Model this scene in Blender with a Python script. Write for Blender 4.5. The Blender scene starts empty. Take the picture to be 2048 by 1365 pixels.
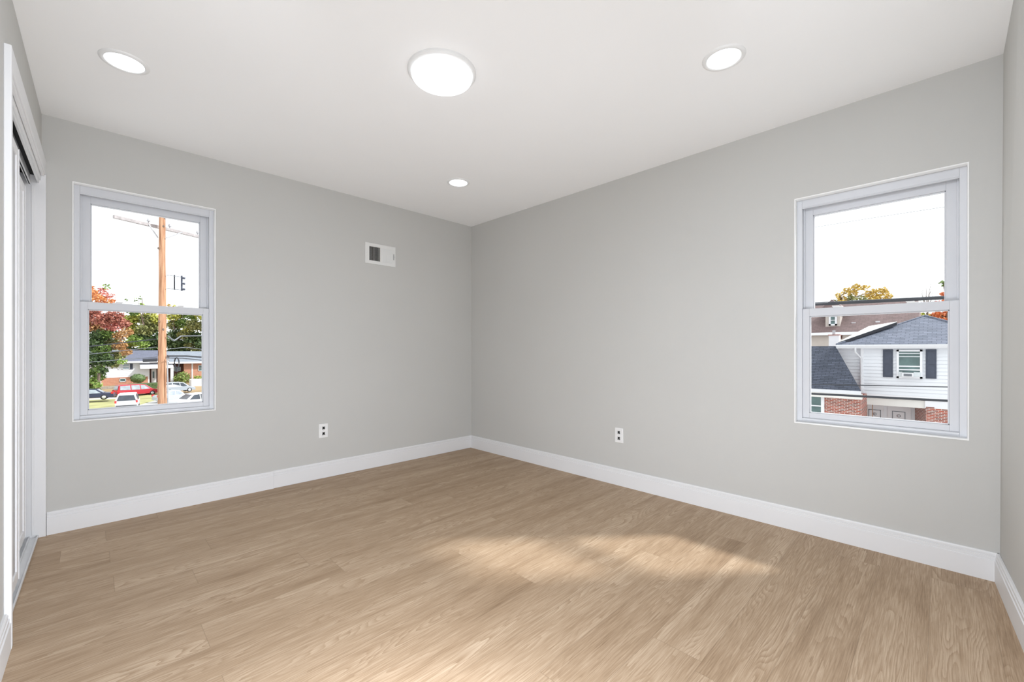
import bpy, math, random
from mathutils import Vector, Matrix, Euler

# ------------------------------------------------------------------ scene, camera, sky, sun, exposure
scn = bpy.context.scene
COL = scn.collection
EYE = 1.073                      # lens height above this floor
YAW = math.radians(45.3)         # view direction measured from the +X wall direction
FPX = 850.0                      # focal length in pixels of the 2048 wide frame
camd = bpy.data.cameras.new('camera')
camd.sensor_width = 36.0
camd.lens = 36.0 * FPX / 2048.0
camd.shift_y = 18.5 / 2048.0
camd.clip_start = 0.02
camd.clip_end = 600
cam = bpy.data.objects.new('camera', camd)
COL.objects.link(cam)
cam.location = (0, 0, EYE)
cam.rotation_euler = (math.pi / 2, 0, YAW - math.pi / 2)
scn.camera = cam

SKY = 1.5
world = bpy.data.worlds.new('overcast_sky')
scn.world = world
world.use_nodes = True
bg = world.node_tree.nodes['Background']
bg.inputs[0].default_value = (0.96, 0.98, 1.0, 1)
bg.inputs[1].default_value = SKY

sund = bpy.data.lights.new('sun', 'SUN')
sund.energy = 4.2
sund.angle = math.radians(4.5)
sund.color = (0.98, 0.97, 0.96)
sun = bpy.data.objects.new('sun', sund)
COL.objects.link(sun)
sun.rotation_euler = Vector((-0.935, 0.79, -1.0)).to_track_quat('-Z', 'Y').to_euler()

LAMP = 2.2                      # radiance of the small downlights
LAMPBIG = 1.5
# unseen soft fill lights added around the viewpoint to even the brightness: strips along the near wall, one overhead, two low at the sides


def fill_light(name, loc, aim, sx, sy, energy, spread, color):
    d = bpy.data.lights.new(name, 'AREA')
    d.shape = 'RECTANGLE'
    d.size, d.size_y = sx, sy
    d.energy = energy
    d.spread = math.radians(spread)
    d.color = color
    o = bpy.data.objects.new(name, d)
    COL.objects.link(o)
    o.location = loc
    o.rotation_euler = Vector(aim).to_track_quat('-Z', 'Y').to_euler()
    return o


COOL = (0.925, 0.985, 1.08)
fill_light('strip_fill_low', (0.9, -0.05, 0.25), (0, 0.35, 1), 1.6, 0.25, 10.5, 180, COOL)
fill_light('overhead_fill', (0.42, 0.42, 2.36), (0, 0, -1), 0.9, 0.9, 10.0, 180, COOL)
fill_light('side_fill', (0.8, 0.0, 0.2), (1, 0.5, 0.15), 0.5, 0.3, 5.5, 150, COOL)
fill_light('side_fill', (0.75, 0.4, 0.2), (1, 0.4, 0.15), 0.5, 0.3, 4.0, 170, COOL)
fill_light('side_fill', (0.0, 0.8, 0.2), (0.5, 1, 0.15), 0.5, 0.3, 4.0, 150, COOL)
fill_light('side_fill', (0.4, 0.75, 0.2), (0.4, 1, 0.15), 0.5, 0.3, 17.0, 170, COOL)
fill_light('wall_fill', (1.05, 0.45, 2.2), (1, -0.45, -1.0), 0.5, 0.3, 7.0, 140, COOL)
fill_light('wall_fill', (0.45, 1.05, 2.2), (-0.45, 1, -1.0), 0.5, 0.3, 6.5, 140, COOL)

scn.view_settings.view_transform = 'Standard'
scn.view_settings.look = 'None'
scn.view_settings.gamma = 1.0
scn.view_settings.use_curve_mapping = False
scn.view_settings.exposure = 0.15
scn.cycles.diffuse_bounces = 8
scn.cycles.max_bounces = 14
scn.cycles.transparent_max_bounces = 16

# ------------------------------------------------------------------ helpers
random.seed(4)
FWD = Vector((math.cos(YAW), math.sin(YAW), 0))
RGT = Vector((math.sin(YAW), -math.cos(YAW), 0))
CAM = Vector((0, 0, EYE))


def ray(px, py):
    return FWD + RGT * ((px - 1024.0) / FPX) + Vector((0, 0, (701.0 - py) / FPX))


def on_d(px, py, d):
    return CAM + ray(px, py) * d


def on_x(px, py, x):
    r = ray(px, py)
    return CAM + r * (x / r.x)


def on_y(px, py, y):
    r = ray(px, py)
    return CAM + r * (y / r.y)


def on_z(px, py, z):
    r = ray(px, py)
    return CAM + r * ((z - EYE) / r.z)


class MB:
    """collects shapes, then links them as ONE mesh object"""

    def __init__(self):
        self.v, self.f, self.m, self.s = [], [], [], []

    def add(self, vs, fs, mi=0, smooth=False):
        b = len(self.v)
        self.v += [Vector(p) for p in vs]
        for f in fs:
            self.f.append([b + i for i in f])
            self.m.append(mi)
            self.s.append(smooth)

    def box(self, x0, x1, y0, y1, z0, z1, T=None, mi=0):
        vs = [(x, y, z) for x in (x0, x1) for y in (y0, y1) for z in (z0, z1)]
        if T:
            vs = [T(*p) for p in vs]
        self.add(vs, [(0, 1, 3, 2), (4, 6, 7, 5), (0, 4, 5, 1), (2, 3, 7, 6), (0, 2, 6, 4), (1, 5, 7, 3)], mi)
        return self

    def prism(self, pts, off, mi=0):
        """polygon pts extruded by vector off"""
        n = len(pts)
        off = Vector(off)
        vs = [Vector(p) for p in pts] + [Vector(p) + off for p in pts]
        fs = [tuple(range(n - 1, -1, -1)), tuple(range(n, 2 * n))]
        fs += [(i, (i + 1) % n, n + (i + 1) % n, n + i) for i in range(n)]
        self.add(vs, fs, mi)
        return self

    def tube(self, pts, radii, seg=8, mi=0, smooth=True, cap=True):
        pts = [Vector(p) for p in pts]
        if not isinstance(radii, (list, tuple)):
            radii = [radii] * len(pts)
        vs, fs = [], []
        for i, p in enumerate(pts):
            a = pts[max(i - 1, 0)]
            b = pts[min(i + 1, len(pts) - 1)]
            t = (b - a).normalized()
            ref = Vector((0, 0, 1)) if abs((pts[-1] - pts[0]).normalized().z) < 0.8 else Vector((0, 1, 0))
            u = t.cross(ref)
            if u.length < 1e-4:
                u = t.orthogonal()
            u.normalize()
            w = u.cross(t)
            for k in range(seg):
                an = 2 * math.pi * k / seg
                vs.append(p + (u * math.cos(an) + w * math.sin(an)) * radii[i])
        for i in range(len(pts) - 1):
            for k in range(seg):
                k2 = (k + 1) % seg
                fs.append((i * seg + k, i * seg + k2, (i + 1) * seg + k2, (i + 1) * seg + k))
        self.add(vs, fs, mi, smooth)
        if cap:
            n = len(pts)
            self.add(vs[:seg], [tuple(range(seg - 1, -1, -1))], mi)
            self.add(vs[(n - 1) * seg:], [tuple(range(seg))], mi)
        return self

    def lathe(self, prof, c, seg=48, T=None, mi=0, smooth=True):
        """prof: (radius, z) list around vertical axis through c"""
        vs, fs = [], []
        for r, z in prof:
            for k in range(seg):
                a = 2 * math.pi * k / seg
                p = Vector((r * math.cos(a), r * math.sin(a), z))
                vs.append(T(*p) if T else Vector(c) + p)
        for i in range(len(prof) - 1):
            for k in range(seg):
                k2 = (k + 1) % seg
                fs.append((i * seg + k, i * seg + k2, (i + 1) * seg + k2, (i + 1) * seg + k))
        self.add(vs, fs, mi, smooth)
        return self

    def ball(self, c, r, seg=16, rings=10, mi=0):
        c = Vector(c)
        r = r if isinstance(r, (tuple, list)) else (r, r, r)
        vs, fs = [], []
        for i in range(rings + 1):
            t = math.pi * i / rings
            for k in range(seg):
                a = 2 * math.pi * k / seg
                vs.append(c + Vector((r[0] * math.sin(t) * math.cos(a), r[1] * math.sin(t) * math.sin(a), r[2] * math.cos(t))))
        for i in range(rings):
            for k in range(seg):
                k2 = (k + 1) % seg
                fs.append((i * seg + k, (i + 1) * seg + k, (i + 1) * seg + k2, i * seg + k2))
        self.add(vs, fs, mi, True)
        return self

    def build(self, name, mats, parent=None, bevel=0.0, recalc=True):
        if not isinstance(mats, (list, tuple)):
            mats = [mats]
        if parent is None:
            xs = [p.x for p in self.v]
            ys = [p.y for p in self.v]
            zs = [p.z for p in self.v]
            org = Vector(((min(xs) + max(xs)) / 2, (min(ys) + max(ys)) / 2, min(zs)))
        else:
            org = ORG[parent.name]
        me = bpy.data.meshes.new(name)
        me.from_pydata([tuple(p - org) for p in self.v], [], self.f)
        for m in mats:
            me.materials.append(m)
        me.polygons.foreach_set('material_index', self.m)
        me.polygons.foreach_set('use_smooth', self.s)
        me.update()
        if recalc:
            import bmesh
            bm = bmesh.new()
            bm.from_mesh(me)
            bmesh.ops.recalc_face_normals(bm, faces=bm.faces)
            bm.to_mesh(me)
            bm.free()
        o = bpy.data.objects.new(name, me)
        COL.objects.link(o)
        if parent is None:
            o.location = org
        else:
            o.parent = parent
        ORG[o.name] = org
        if bevel:
            b = o.modifiers.new('bevel', 'BEVEL')
            b.width = bevel
            b.segments = 2
            b.limit_method = 'ANGLE'
        return o


ORG = {}


def tag(o, label=None, cat=None, group=None, kind=None):
    if label:
        o['label'] = label
    if cat:
        o['category'] = cat
    if group:
        o['group'] = group
    if kind:
        o['kind'] = kind
    return o


def empty(name, loc, rz=0.0):
    o = bpy.data.objects.new(name, None)
    COL.objects.link(o)
    o.location = loc
    o.rotation_euler = (0, 0, rz)
    o.empty_display_size = 0.05
    ORG[o.name] = Vector(loc) if rz == 0.0 else Vector((0, 0, 0))
    return o


def copy_tree(o, parent=None):
    c = o.copy()
    COL.objects.link(c)
    c.parent = parent
    for ch in list(o.children):
        copy_tree(ch, c)
    return c


# ------------------------------------------------------------------ materials
def mat(name, color, rough=0.6, metal=0.0, var=0.04, scale=12.0, bump=0.0, bscale=60.0, spec=0.5, emit=None):
    m = bpy.data.materials.new(name)
    m.use_nodes = True
    nt = m.node_tree
    p = nt.nodes['Principled BSDF']
    p.inputs['Roughness'].default_value = rough
    p.inputs['Metallic'].default_value = metal
    p.inputs['Specular IOR Level'].default_value = spec
    tc = nt.nodes.new('ShaderNodeTexCoord')
    n = nt.nodes.new('ShaderNodeTexNoise')
    n.inputs['Scale'].default_value = scale
    n.inputs['Detail'].default_value = 4
    nt.links.new(tc.outputs['Object'], n.inputs['Vector'])
    r = nt.nodes.new('ShaderNodeValToRGB')
    a = [max(0, c * (1 - var)) for c in color]
    b = [min(1, c * (1 + var)) for c in color]
    r.color_ramp.elements[0].color = (*a, 1)
    r.color_ramp.elements[1].color = (*b, 1)
    r.color_ramp.elements[0].position = 0.3
    r.color_ramp.elements[1].position = 0.7
    nt.links.new(n.outputs['Fac'], r.inputs['Fac'])
    nt.links.new(r.outputs['Color'], p.inputs['Base Color'])
    if bump:
        n2 = nt.nodes.new('ShaderNodeTexNoise')
        n2.inputs['Scale'].default_value = bscale
        n2.inputs['Detail'].default_value = 5
        nt.links.new(tc.outputs['Object'], n2.inputs['Vector'])
        bu = nt.nodes.new('ShaderNodeBump')
        bu.inputs['Strength'].default_value = bump
        bu.inputs['Distance'].default_value = 0.01
        nt.links.new(n2.outputs['Fac'], bu.inputs['Height'])
        nt.links.new(bu.outputs['Normal'], p.inputs['Normal'])
    if emit:
        p.inputs['Emission Color'].default_value = (0.92, 0.98, 1.06, 1)
        p.inputs['Emission Strength'].default_value = emit
    return m


def glass_mat(name, tint=(1, 1, 1)):
    m = bpy.data.materials.new(name)
    m.use_nodes = True
    nt = m.node_tree
    nt.nodes.remove(nt.nodes['Principled BSDF'])
    out = nt.nodes['Material Output']
    t = nt.nodes.new('ShaderNodeBsdfTransparent')
    t.inputs[0].default_value = (*tint, 1)
    nt.links.new(t.outputs[0], out.inputs[0])
    return m


def pattern_mat(name, axes, c1, c2, mortar, bw, rh, msize, rough=0.8, noise=0.15):
    """brick or shingle pattern; axes picks which position axes run along the course and up"""
    m = bpy.data.materials.new(name)
    m.use_nodes = True
    nt = m.node_tree
    p = nt.nodes['Principled BSDF']
    p.inputs['Roughness'].default_value = rough
    g = nt.nodes.new('ShaderNodeNewGeometry')
    s = nt.nodes.new('ShaderNodeSeparateXYZ')
    c = nt.nodes.new('ShaderNodeCombineXYZ')
    nt.links.new(g.outputs['Position'], s.inputs[0])
    nt.links.new(s.outputs[axes[0]], c.inputs[0])
    nt.links.new(s.outputs[axes[1]], c.inputs[1])
    b = nt.nodes.new('ShaderNodeTexBrick')
    b.inputs['Color1'].default_value = (*c1, 1)
    b.inputs['Color2'].default_value = (*c2, 1)
    b.inputs['Mortar'].default_value = (*mortar, 1)
    b.inputs['Scale'].default_value = 1.0
    b.inputs['Brick Width'].default_value = bw
    b.inputs['Row Height'].default_value = rh
    b.inputs['Mortar Size'].default_value = msize
    b.inputs['Bias'].default_value = -0.1
    nt.links.new(c.outputs[0], b.inputs['Vector'])
    n = nt.nodes.new('ShaderNodeTexNoise')
    n.inputs['Scale'].default_value = 3.0
    n.inputs['Detail'].default_value = 6
    nt.links.new(g.outputs['Position'], n.inputs['Vector'])
    mp = nt.nodes.new('ShaderNodeMapRange')
    mp.inputs['To Min'].default_value = 1 - noise
    mp.inputs['To Max'].default_value = 1 + noise
    nt.links.new(n.outputs['Fac'], mp.inputs['Value'])
    mul = nt.nodes.new('ShaderNodeVectorMath')
    mul.operation = 'SCALE'
    nt.links.new(b.outputs['Color'], mul.inputs[0])
    nt.links.new(mp.outputs[0], mul.inputs['Scale'])
    nt.links.new(mul.outputs[0], p.inputs['Base Color'])
    return m


def leaf_mat(name, c1, c2):
    m = bpy.data.materials.new(name)
    m.use_nodes = True
    nt = m.node_tree
    p = nt.nodes['Principled BSDF']
    p.inputs['Roughness'].default_value = 0.6
    g = nt.nodes.new('ShaderNodeNewGeometry')
    r = nt.nodes.new('ShaderNodeValToRGB')
    r.color_ramp.elements[0].color = (*c1, 1)
    r.color_ramp.elements[1].color = (*c2, 1)
    nt.links.new(g.outputs['Random Per Island'], r.inputs['Fac'])
    nt.links.new(r.outputs['Color'], p.inputs['Base Color'])
    return m


def floor_mat():
    m = bpy.data.materials.new('oak_plank_floor')
    m.use_nodes = True
    nt = m.node_tree
    L = nt.links.new
    N = nt.nodes.new
    p = nt.nodes['Principled BSDF']
    g = N('ShaderNodeNewGeometry')
    s = N('ShaderNodeSeparateXYZ')
    L(g.outputs['Position'], s.inputs[0])

    def math_(op, a, b=None):
        n = N('ShaderNodeMath')
        n.operation = op
        for i, q in enumerate((a, b)):
            if q is None:
                continue
            if isinstance(q, (int, float)):
                n.inputs[i].default_value = q
            else:
                L(q, n.inputs[i])
        return n.outputs[0]

    W, LEN = 0.182, 1.52
    yr = math_('DIVIDE', math_('ADD', s.outputs[1], 3.0 + 0.06), W)
    row = math_('FLOOR', yr)
    fy = math_('FRACT', yr)
    wn = N('ShaderNodeTexWhiteNoise')
    wn.noise_dimensions = '1D'
    L(row, wn.inputs['W'])
    xr = math_('ADD', math_('DIVIDE', s.outputs[0], LEN), math_('ADD', math_('MULTIPLY', wn.outputs['Value'], 7.3), 20.0))
    colm = math_('FLOOR', xr)
    fx = math_('FRACT', xr)
    pid = math_('ADD', math_('MULTIPLY', row, 17.13), math_('MULTIPLY', colm, 5.71))
    wn2 = N('ShaderNodeTexWhiteNoise')
    wn2.noise_dimensions = '1D'
    L(pid, wn2.inputs['W'])
    rnd = wn2.outputs['Value']
    # grain coordinates, shifted for every plank
    gx = math_('ADD', s.outputs[0], math_('MULTIPLY', rnd, 31.0))
    gy = math_('ADD', s.outputs[1], math_('MULTIPLY', rnd, 13.0))
    cv = N('ShaderNodeCombineXYZ')
    L(math_('MULTIPLY', gx, 3.0), cv.inputs[0])
    L(math_('MULTIPLY', gy, 90.0), cv.inputs[1])
    fine = N('ShaderNodeTexNoise')
    fine.inputs['Scale'].default_value = 2.6
    fine.inputs['Detail'].default_value = 7
    fine.inputs['Roughness'].default_value = 0.62
    L(cv.outputs[0], fine.inputs['Vector'])
    # broad tone bands along the plank
    cv2 = N('ShaderNodeCombineXYZ')
    L(math_('MULTIPLY', gx, 0.7), cv2.inputs[0])
    L(math_('MULTIPLY', gy, 7.0), cv2.inputs[1])
    broad = N('ShaderNodeTexNoise')
    broad.inputs['Scale'].default_value = 1.6
    broad.inputs['Detail'].default_value = 3
    broad.inputs['Distortion'].default_value = 0.4
    L(cv2.outputs[0], broad.inputs['Vector'])
    # cathedral figure: rings of a stretched, distorted field
    cv3 = N('ShaderNodeCombineXYZ')
    L(math_('MULTIPLY', gx, 0.85), cv3.inputs[0])
    L(math_('MULTIPLY', gy, 7.5), cv3.inputs[1])
    fig = N('ShaderNodeTexNoise')
    fig.inputs['Scale'].default_value = 1.3
    fig.inputs['Detail'].default_value = 1.5
    fig.inputs['Distortion'].default_value = 0.2
    L(cv3.outputs[0], fig.inputs['Vector'])
    rings = math_('FRACT', math_('ADD', math_('MULTIPLY', fig.outputs['Fac'], 26.0), math_('MULTIPLY', fine.outputs['Fac'], 0.5)))
    # figure only shows in patches
    pat = N('ShaderNodeMapRange')
    pat.inputs['From Min'].default_value = 0.42
    pat.inputs['From Max'].default_value = 0.66
    L(broad.outputs['Fac'], pat.inputs['Value'])
    ringl = math_('MULTIPLY', math_('POWER', rings, 2.2), pat.outputs[0])
    # mix tones
    t = math_('ADD', math_('MULTIPLY', broad.outputs['Fac'], 0.55), math_('MULTIPLY', fine.outputs['Fac'], 0.60))
    t = math_('SUBTRACT', t, math_('MULTIPLY', ringl, 0.20))
    t = math_('ADD', t, math_('MULTIPLY', math_('SUBTRACT', rnd, 0.5), 0.06))
    r = N('ShaderNodeValToRGB')
    e = r.color_ramp.elements
    e[0].position = 0.30
    e[0].color = FLOOR_D + (1,)
    e[1].position = 0.74
    e[1].color = FLOOR_L + (1,)
    mid = r.color_ramp.elements.new(0.52)
    mid.color = FLOOR_M + (1,)
    L(t, r.inputs['Fac'])
    # seams between planks
    dy = math_('MULTIPLY', math_('MINIMUM', fy, math_('SUBTRACT', 1.0, fy)), W)
    dx = math_('MULTIPLY', math_('MINIMUM', fx, math_('SUBTRACT', 1.0, fx)), LEN)
    seam = math_('LESS_THAN', math_('MINIMUM', dx, dy), 0.0010)
    mx = N('ShaderNodeMix')
    mx.data_type = 'RGBA'
    L(math_('MULTIPLY', seam, 0.28), mx.inputs['Factor'])
    L(r.outputs['Color'], mx.inputs['A'])
    mx.inputs['B'].default_value = (0.07, 0.045, 0.025, 1)
    L(mx.outputs['Result'], p.inputs['Base Color'])
    p.inputs['Roughness'].default_value = 0.5
    p.inputs['Specular IOR Level'].default_value = 0.22
    bu = N('ShaderNodeBump')
    bu.inputs['Strength'].default_value = 0.10
    bu.inputs['Distance'].default_value = 0.004
    L(math_('SUBTRACT', fine.outputs['Fac'], math_('MULTIPLY', seam, 0.8)), bu.inputs['Height'])
    L(bu.outputs['Normal'], p.inputs['Normal'])
    return m


FLOOR_D = (0.20, 0.124, 0.068)
FLOOR_M = (0.385, 0.272, 0.175)
FLOOR_L = (0.57, 0.44, 0.315)

M = {}
M['wall'] = mat('grey_wall_paint', (0.545, 0.54, 0.518), 0.85, var=0.012, scale=1.5, bump=0.03, bscale=220, spec=0.2)
M['ceiling'] = mat('white_ceiling_paint', (0.90, 0.90, 0.895), 0.9, var=0.006, scale=2, spec=0.1)
M['trim'] = mat('white_trim_paint', (0.75, 0.75, 0.755), 0.45, var=0.01, scale=3)
M['vinyl'] = mat('white_vinyl', (0.60, 0.61, 0.635), 0.4, var=0.01, scale=3)
M['return'] = mat('white_return_paint', (0.88, 0.88, 0.87), 0.6, var=0.01, scale=3)
M['glass'] = glass_mat('clear_glass', (0.97, 0.98, 0.98))
M['floor'] = floor_mat()
M['lens'] = mat('lit_lens', (0.9, 0.9, 0.9), 0.5, emit=LAMP)
M['lens_big'] = mat('lit_lens_large', (0.9, 0.9, 0.9), 0.5, emit=LAMPBIG)
M['plastic'] = mat('white_plastic', (0.80, 0.80, 0.79), 0.4, var=0.01)
M['slot'] = mat('dark_slot', (0.34, 0.34, 0.33), 0.6)
M['duct_and_shade'] = mat('dark_duct_and_track_shade', (0.012, 0.012, 0.012), 0.8)
M['register'] = mat('white_register_enamel', (0.74, 0.74, 0.72), 0.45, var=0.01)
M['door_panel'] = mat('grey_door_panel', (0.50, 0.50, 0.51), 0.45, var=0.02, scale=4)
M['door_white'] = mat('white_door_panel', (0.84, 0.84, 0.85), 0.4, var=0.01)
M['metal'] = mat('pale_metal_track', (0.72, 0.73, 0.74), 0.4, metal=0.1, var=0.03)
M['closet'] = mat('closet_shade', (0.06, 0.06, 0.06), 0.9, var=0.02)  # very dark base colour stands in for the shade inside the closet

# ------------------------------------------------------------------ room shell
X0, Y0, H = 2.986, 3.657, 2.44       # right wall plane, left wall plane, ceiling
XB, YN = -0.95, -0.19                # back of the closet, near wall
TH = 0.16

tag(MB().box(XB - 0.1, X0 + TH, YN - 0.35, Y0 + TH, -0.12, 0.0).build('floor', M['floor']), kind='structure')
tag(MB().box(XB - 0.1, X0 + TH, YN - 0.35, Y0 + TH, H, H + 0.15).build('ceiling', M['ceiling']), kind='structure')

# openings: (start, end, sill, head)
WL = (-0.081, 0.632, 0.643, 2.085)
WR = (-0.093, 0.618, 0.640, 1.976)


def wall_with_hole(name, a0, a1, hole, T):
    b = MB()
    s, e, z0, z1 = hole
    b.box(a0, s, 0, TH, 0, H, T)
    b.box(e, a1, 0, TH, 0, H, T)
    b.box(s, e, 0, TH, 0, z0, T)
    b.box(s, e, 0, TH, z1, H, T)
    return tag(b.build(name, M['wall']), kind='structure')


TL = lambda u, v, z: Vector((u, Y0 + v, z))
TR = lambda u, v, z: Vector((X0 + v, u, z))
wall_with_hole('wall_left', XB, X0 + TH, WL, TL)
wall_with_hole('wall_right', YN - 0.3, Y0, WR, TR)

# near wall at the right edge of the view; its foot runs a little out of square
b = MB()
cols = [(X0 + 0.02, -0.190, -0.201), (2.347, -0.2215, -0.196), (XB, -0.2215, -0.196)]
for (xa, ba, ta), (xb, bb, tb) in zip(cols[:-1], cols[1:]):
    b.add([(xa, ba, 0), (xb, bb, 0), (xb, tb, H), (xa, ta, H), (xa, -0.34, 0), (xb, -0.34, 0), (xb, -0.34, H), (xa, -0.34, H)],
          [(0, 1, 2, 3), (4, 7, 6, 5), (0, 4, 5, 1), (3, 2, 6, 7), (0, 3, 7, 4), (1, 5, 6, 2)])
tag(b.build('wall_front', M['wall']), kind='structure')

# closet wall: runs from the left wall towards the viewer, a fraction out of square
KC = Vector((-0.186, Y0, 0))
KS = Vector((-0.0130, -1.0, 0)).normalized()
KN = Vector((1.0, -0.0130, 0)).normalized()
K = lambda s, o, z: KC + KS * s + KN * o + Vector((0, 0, z))   # s along the wall, o out into the room
SE, SO, ZO = 1.286, 1.314, 2.03                                # opening end, casing outer edge, head height
b = MB()
b.box(0.0, SE, -0.135, -0.019, ZO + 0.055, H, K)
b.box(SE, 3.90, -0.135, -0.019, 0, H, K)
tag(b.build('wall_closet', M['wall']), kind='structure')
b = MB()
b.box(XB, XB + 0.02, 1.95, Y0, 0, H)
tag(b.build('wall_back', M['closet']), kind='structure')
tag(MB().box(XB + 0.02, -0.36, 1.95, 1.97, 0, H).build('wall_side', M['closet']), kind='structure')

# closet casing and jambs
b = MB()
b.box(0.0, SE, -0.019, 0.0, ZO + 0.055, ZO + 0.138, K)
b.box(0.0, SE, -0.019, -0.006, ZO + 0.045, ZO + 0.055, K)
b.box(SE, SO, -0.019, 0.0, 0, ZO + 0.138, K)
tag(b.build('trim_1', M['trim'], bevel=0.002), kind='structure')
b = MB()
b.box(0.001, 0.026, -0.135, 0.0, 0, ZO + 0.055, K)              # far jamb, facing the viewer
b.box(SE - 0.002, SE + 0.014, -0.135, -0.020, 0, ZO + 0.055, K)
b.box(0.026, SE - 0.002, -0.026, -0.020, ZO + 0.024, ZO + 0.0545, K)
b.box(0.026, 0.030, -0.056, -0.045, 0.02, ZO - 0.02, K)
tag(b.build('trim_2', M['trim'], bevel=0.0015), kind='structure')

# sliding door hardware: head track with a drop fascia and floor track
b = MB()
b.box(0.026, SE - 0.002, -0.034, -0.026, ZO, ZO + 0.040, K)
b.box(0.026, SE - 0.002, -0.034, -0.020, ZO + 0.018, ZO + 0.024, K)
b.box(0.026, SE - 0.002, -0.066, -0.060, ZO - 0.015, ZO + 0.040, K)
b.box(0.026, SE - 0.002, -0.070, -0.056, ZO - 0.015, ZO - 0.010, K)
tag(b.build('trim_3', M['metal'], bevel=0.001), kind='structure')
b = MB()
b.box(0.026, SE - 0.002, -0.134, -0.035, ZO + 0.041, ZO + 0.054, K)  # near-black boxes painting in the shade of the gap above the doors
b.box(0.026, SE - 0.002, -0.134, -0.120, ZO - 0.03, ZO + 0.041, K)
tag(b.build('track_shade', M['duct_and_shade']), kind='structure')
b = MB()
b.box(0.026, SE - 0.002, -0.105, -0.032, 0.0, 0.006, K)
for o in (-0.034, -0.067, -0.105):
    b.box(0.026, SE - 0.002, o, o + 0.006, 0.006, 0.018, K)
tag(b.build('trim_4', M['metal'], bevel=0.001), kind='structure')


def closet_door(name, s0, s1, o, panel, zb, zt):
    e = empty(name, tuple(K((s0 + s1) / 2, o, zb)))
    tag(e, kind='structure')
    f = MB()
    st = 0.075
    f.box(s0, s0 + st, o - 0.024, o, zb, zt, K)
    f.box(s1 - st, s1, o - 0.024, o, zb, zt, K)
    f.box(s0 + st, s1 - st, o - 0.024, o, zb, zb + 0.05, K)
    f.box(s0 + st, s1 - st, o - 0.024, o, zt - 0.04, zt, K)
    f.box(s0 + st * 0.4, s0 + st * 0.5, o, o + 0.003, zb, zt, K)
    f.build('frame', M['door_white'], e, bevel=0.002)
    p = MB()
    p.box(s0 + st, s1 - st, o - 0.016, o - 0.006, zb + 0.05, zt - 0.04, K)
    p.build('panel', panel, e)
    h = MB()
    h.box(s0 + 0.09, s0 + 0.11, o - 0.02, o - 0.004, zb - 0.022, zb, K)
    h.box(s1 - 0.11, s1 - 0.09, o - 0.02, o - 0.004, zb - 0.022, zb, K)
    h.build('guide', M['plastic'], e)
    return e


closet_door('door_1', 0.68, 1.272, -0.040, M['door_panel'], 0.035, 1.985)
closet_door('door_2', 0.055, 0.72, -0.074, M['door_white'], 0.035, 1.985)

# baseboards
BP = [(0, 0), (0.016, 0), (0.016, 0.096), (0.0120, 0.0985), (0.0130, 0.100), (0.0130, 0.113), (0.0085, 0.1145), (0.0085, 0.1165), (0.0105, 0.118), (0.0105, 0.126), (0.0065, 0.132), (0, 0.132)]


def baseboard(name, segs):
    b = MB()
    for a0, a1, T in segs:
        n = len(BP)
        vs = [T(a0, t, z) for t, z in BP] + [T(a1, t, z) for t, z in BP]
        fs = [tuple(range(n)), tuple(range(2 * n - 1, n - 1, -1))] + [(i, n + i, n + (i + 1) % n, (i + 1) % n) for i in range(n)]
        b.add(vs, fs)
    return tag(b.build(name, M['trim']), kind='structure')


baseboard('baseboard_left', [(-0.184, 1.005, lambda a, t, z: Vector((a, Y0 - t, z))),
                             (1.006, X0, lambda a, t, z: Vector((a, Y0 - t * 0.93, z * 1.004 + 0.0015)))])
baseboard('baseboard_right', [(-0.19, Y0, lambda a, t, z: Vector((X0 - t, a, z)))])


def near_base(a, t, z):
    y = -0.188 - 0.0524 * (X0 - a) if a > 2.347 else -0.2215
    return Vector((a, y + t, z))


baseboard('baseboard_front', [(2.347, X0, near_base), (-0.24, 2.347, near_base)])
baseboard('baseboard_closet', [(SO + 0.001, 3.85, lambda a, t, z: K(a, -0.019 + t * 1.1, z))])


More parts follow.
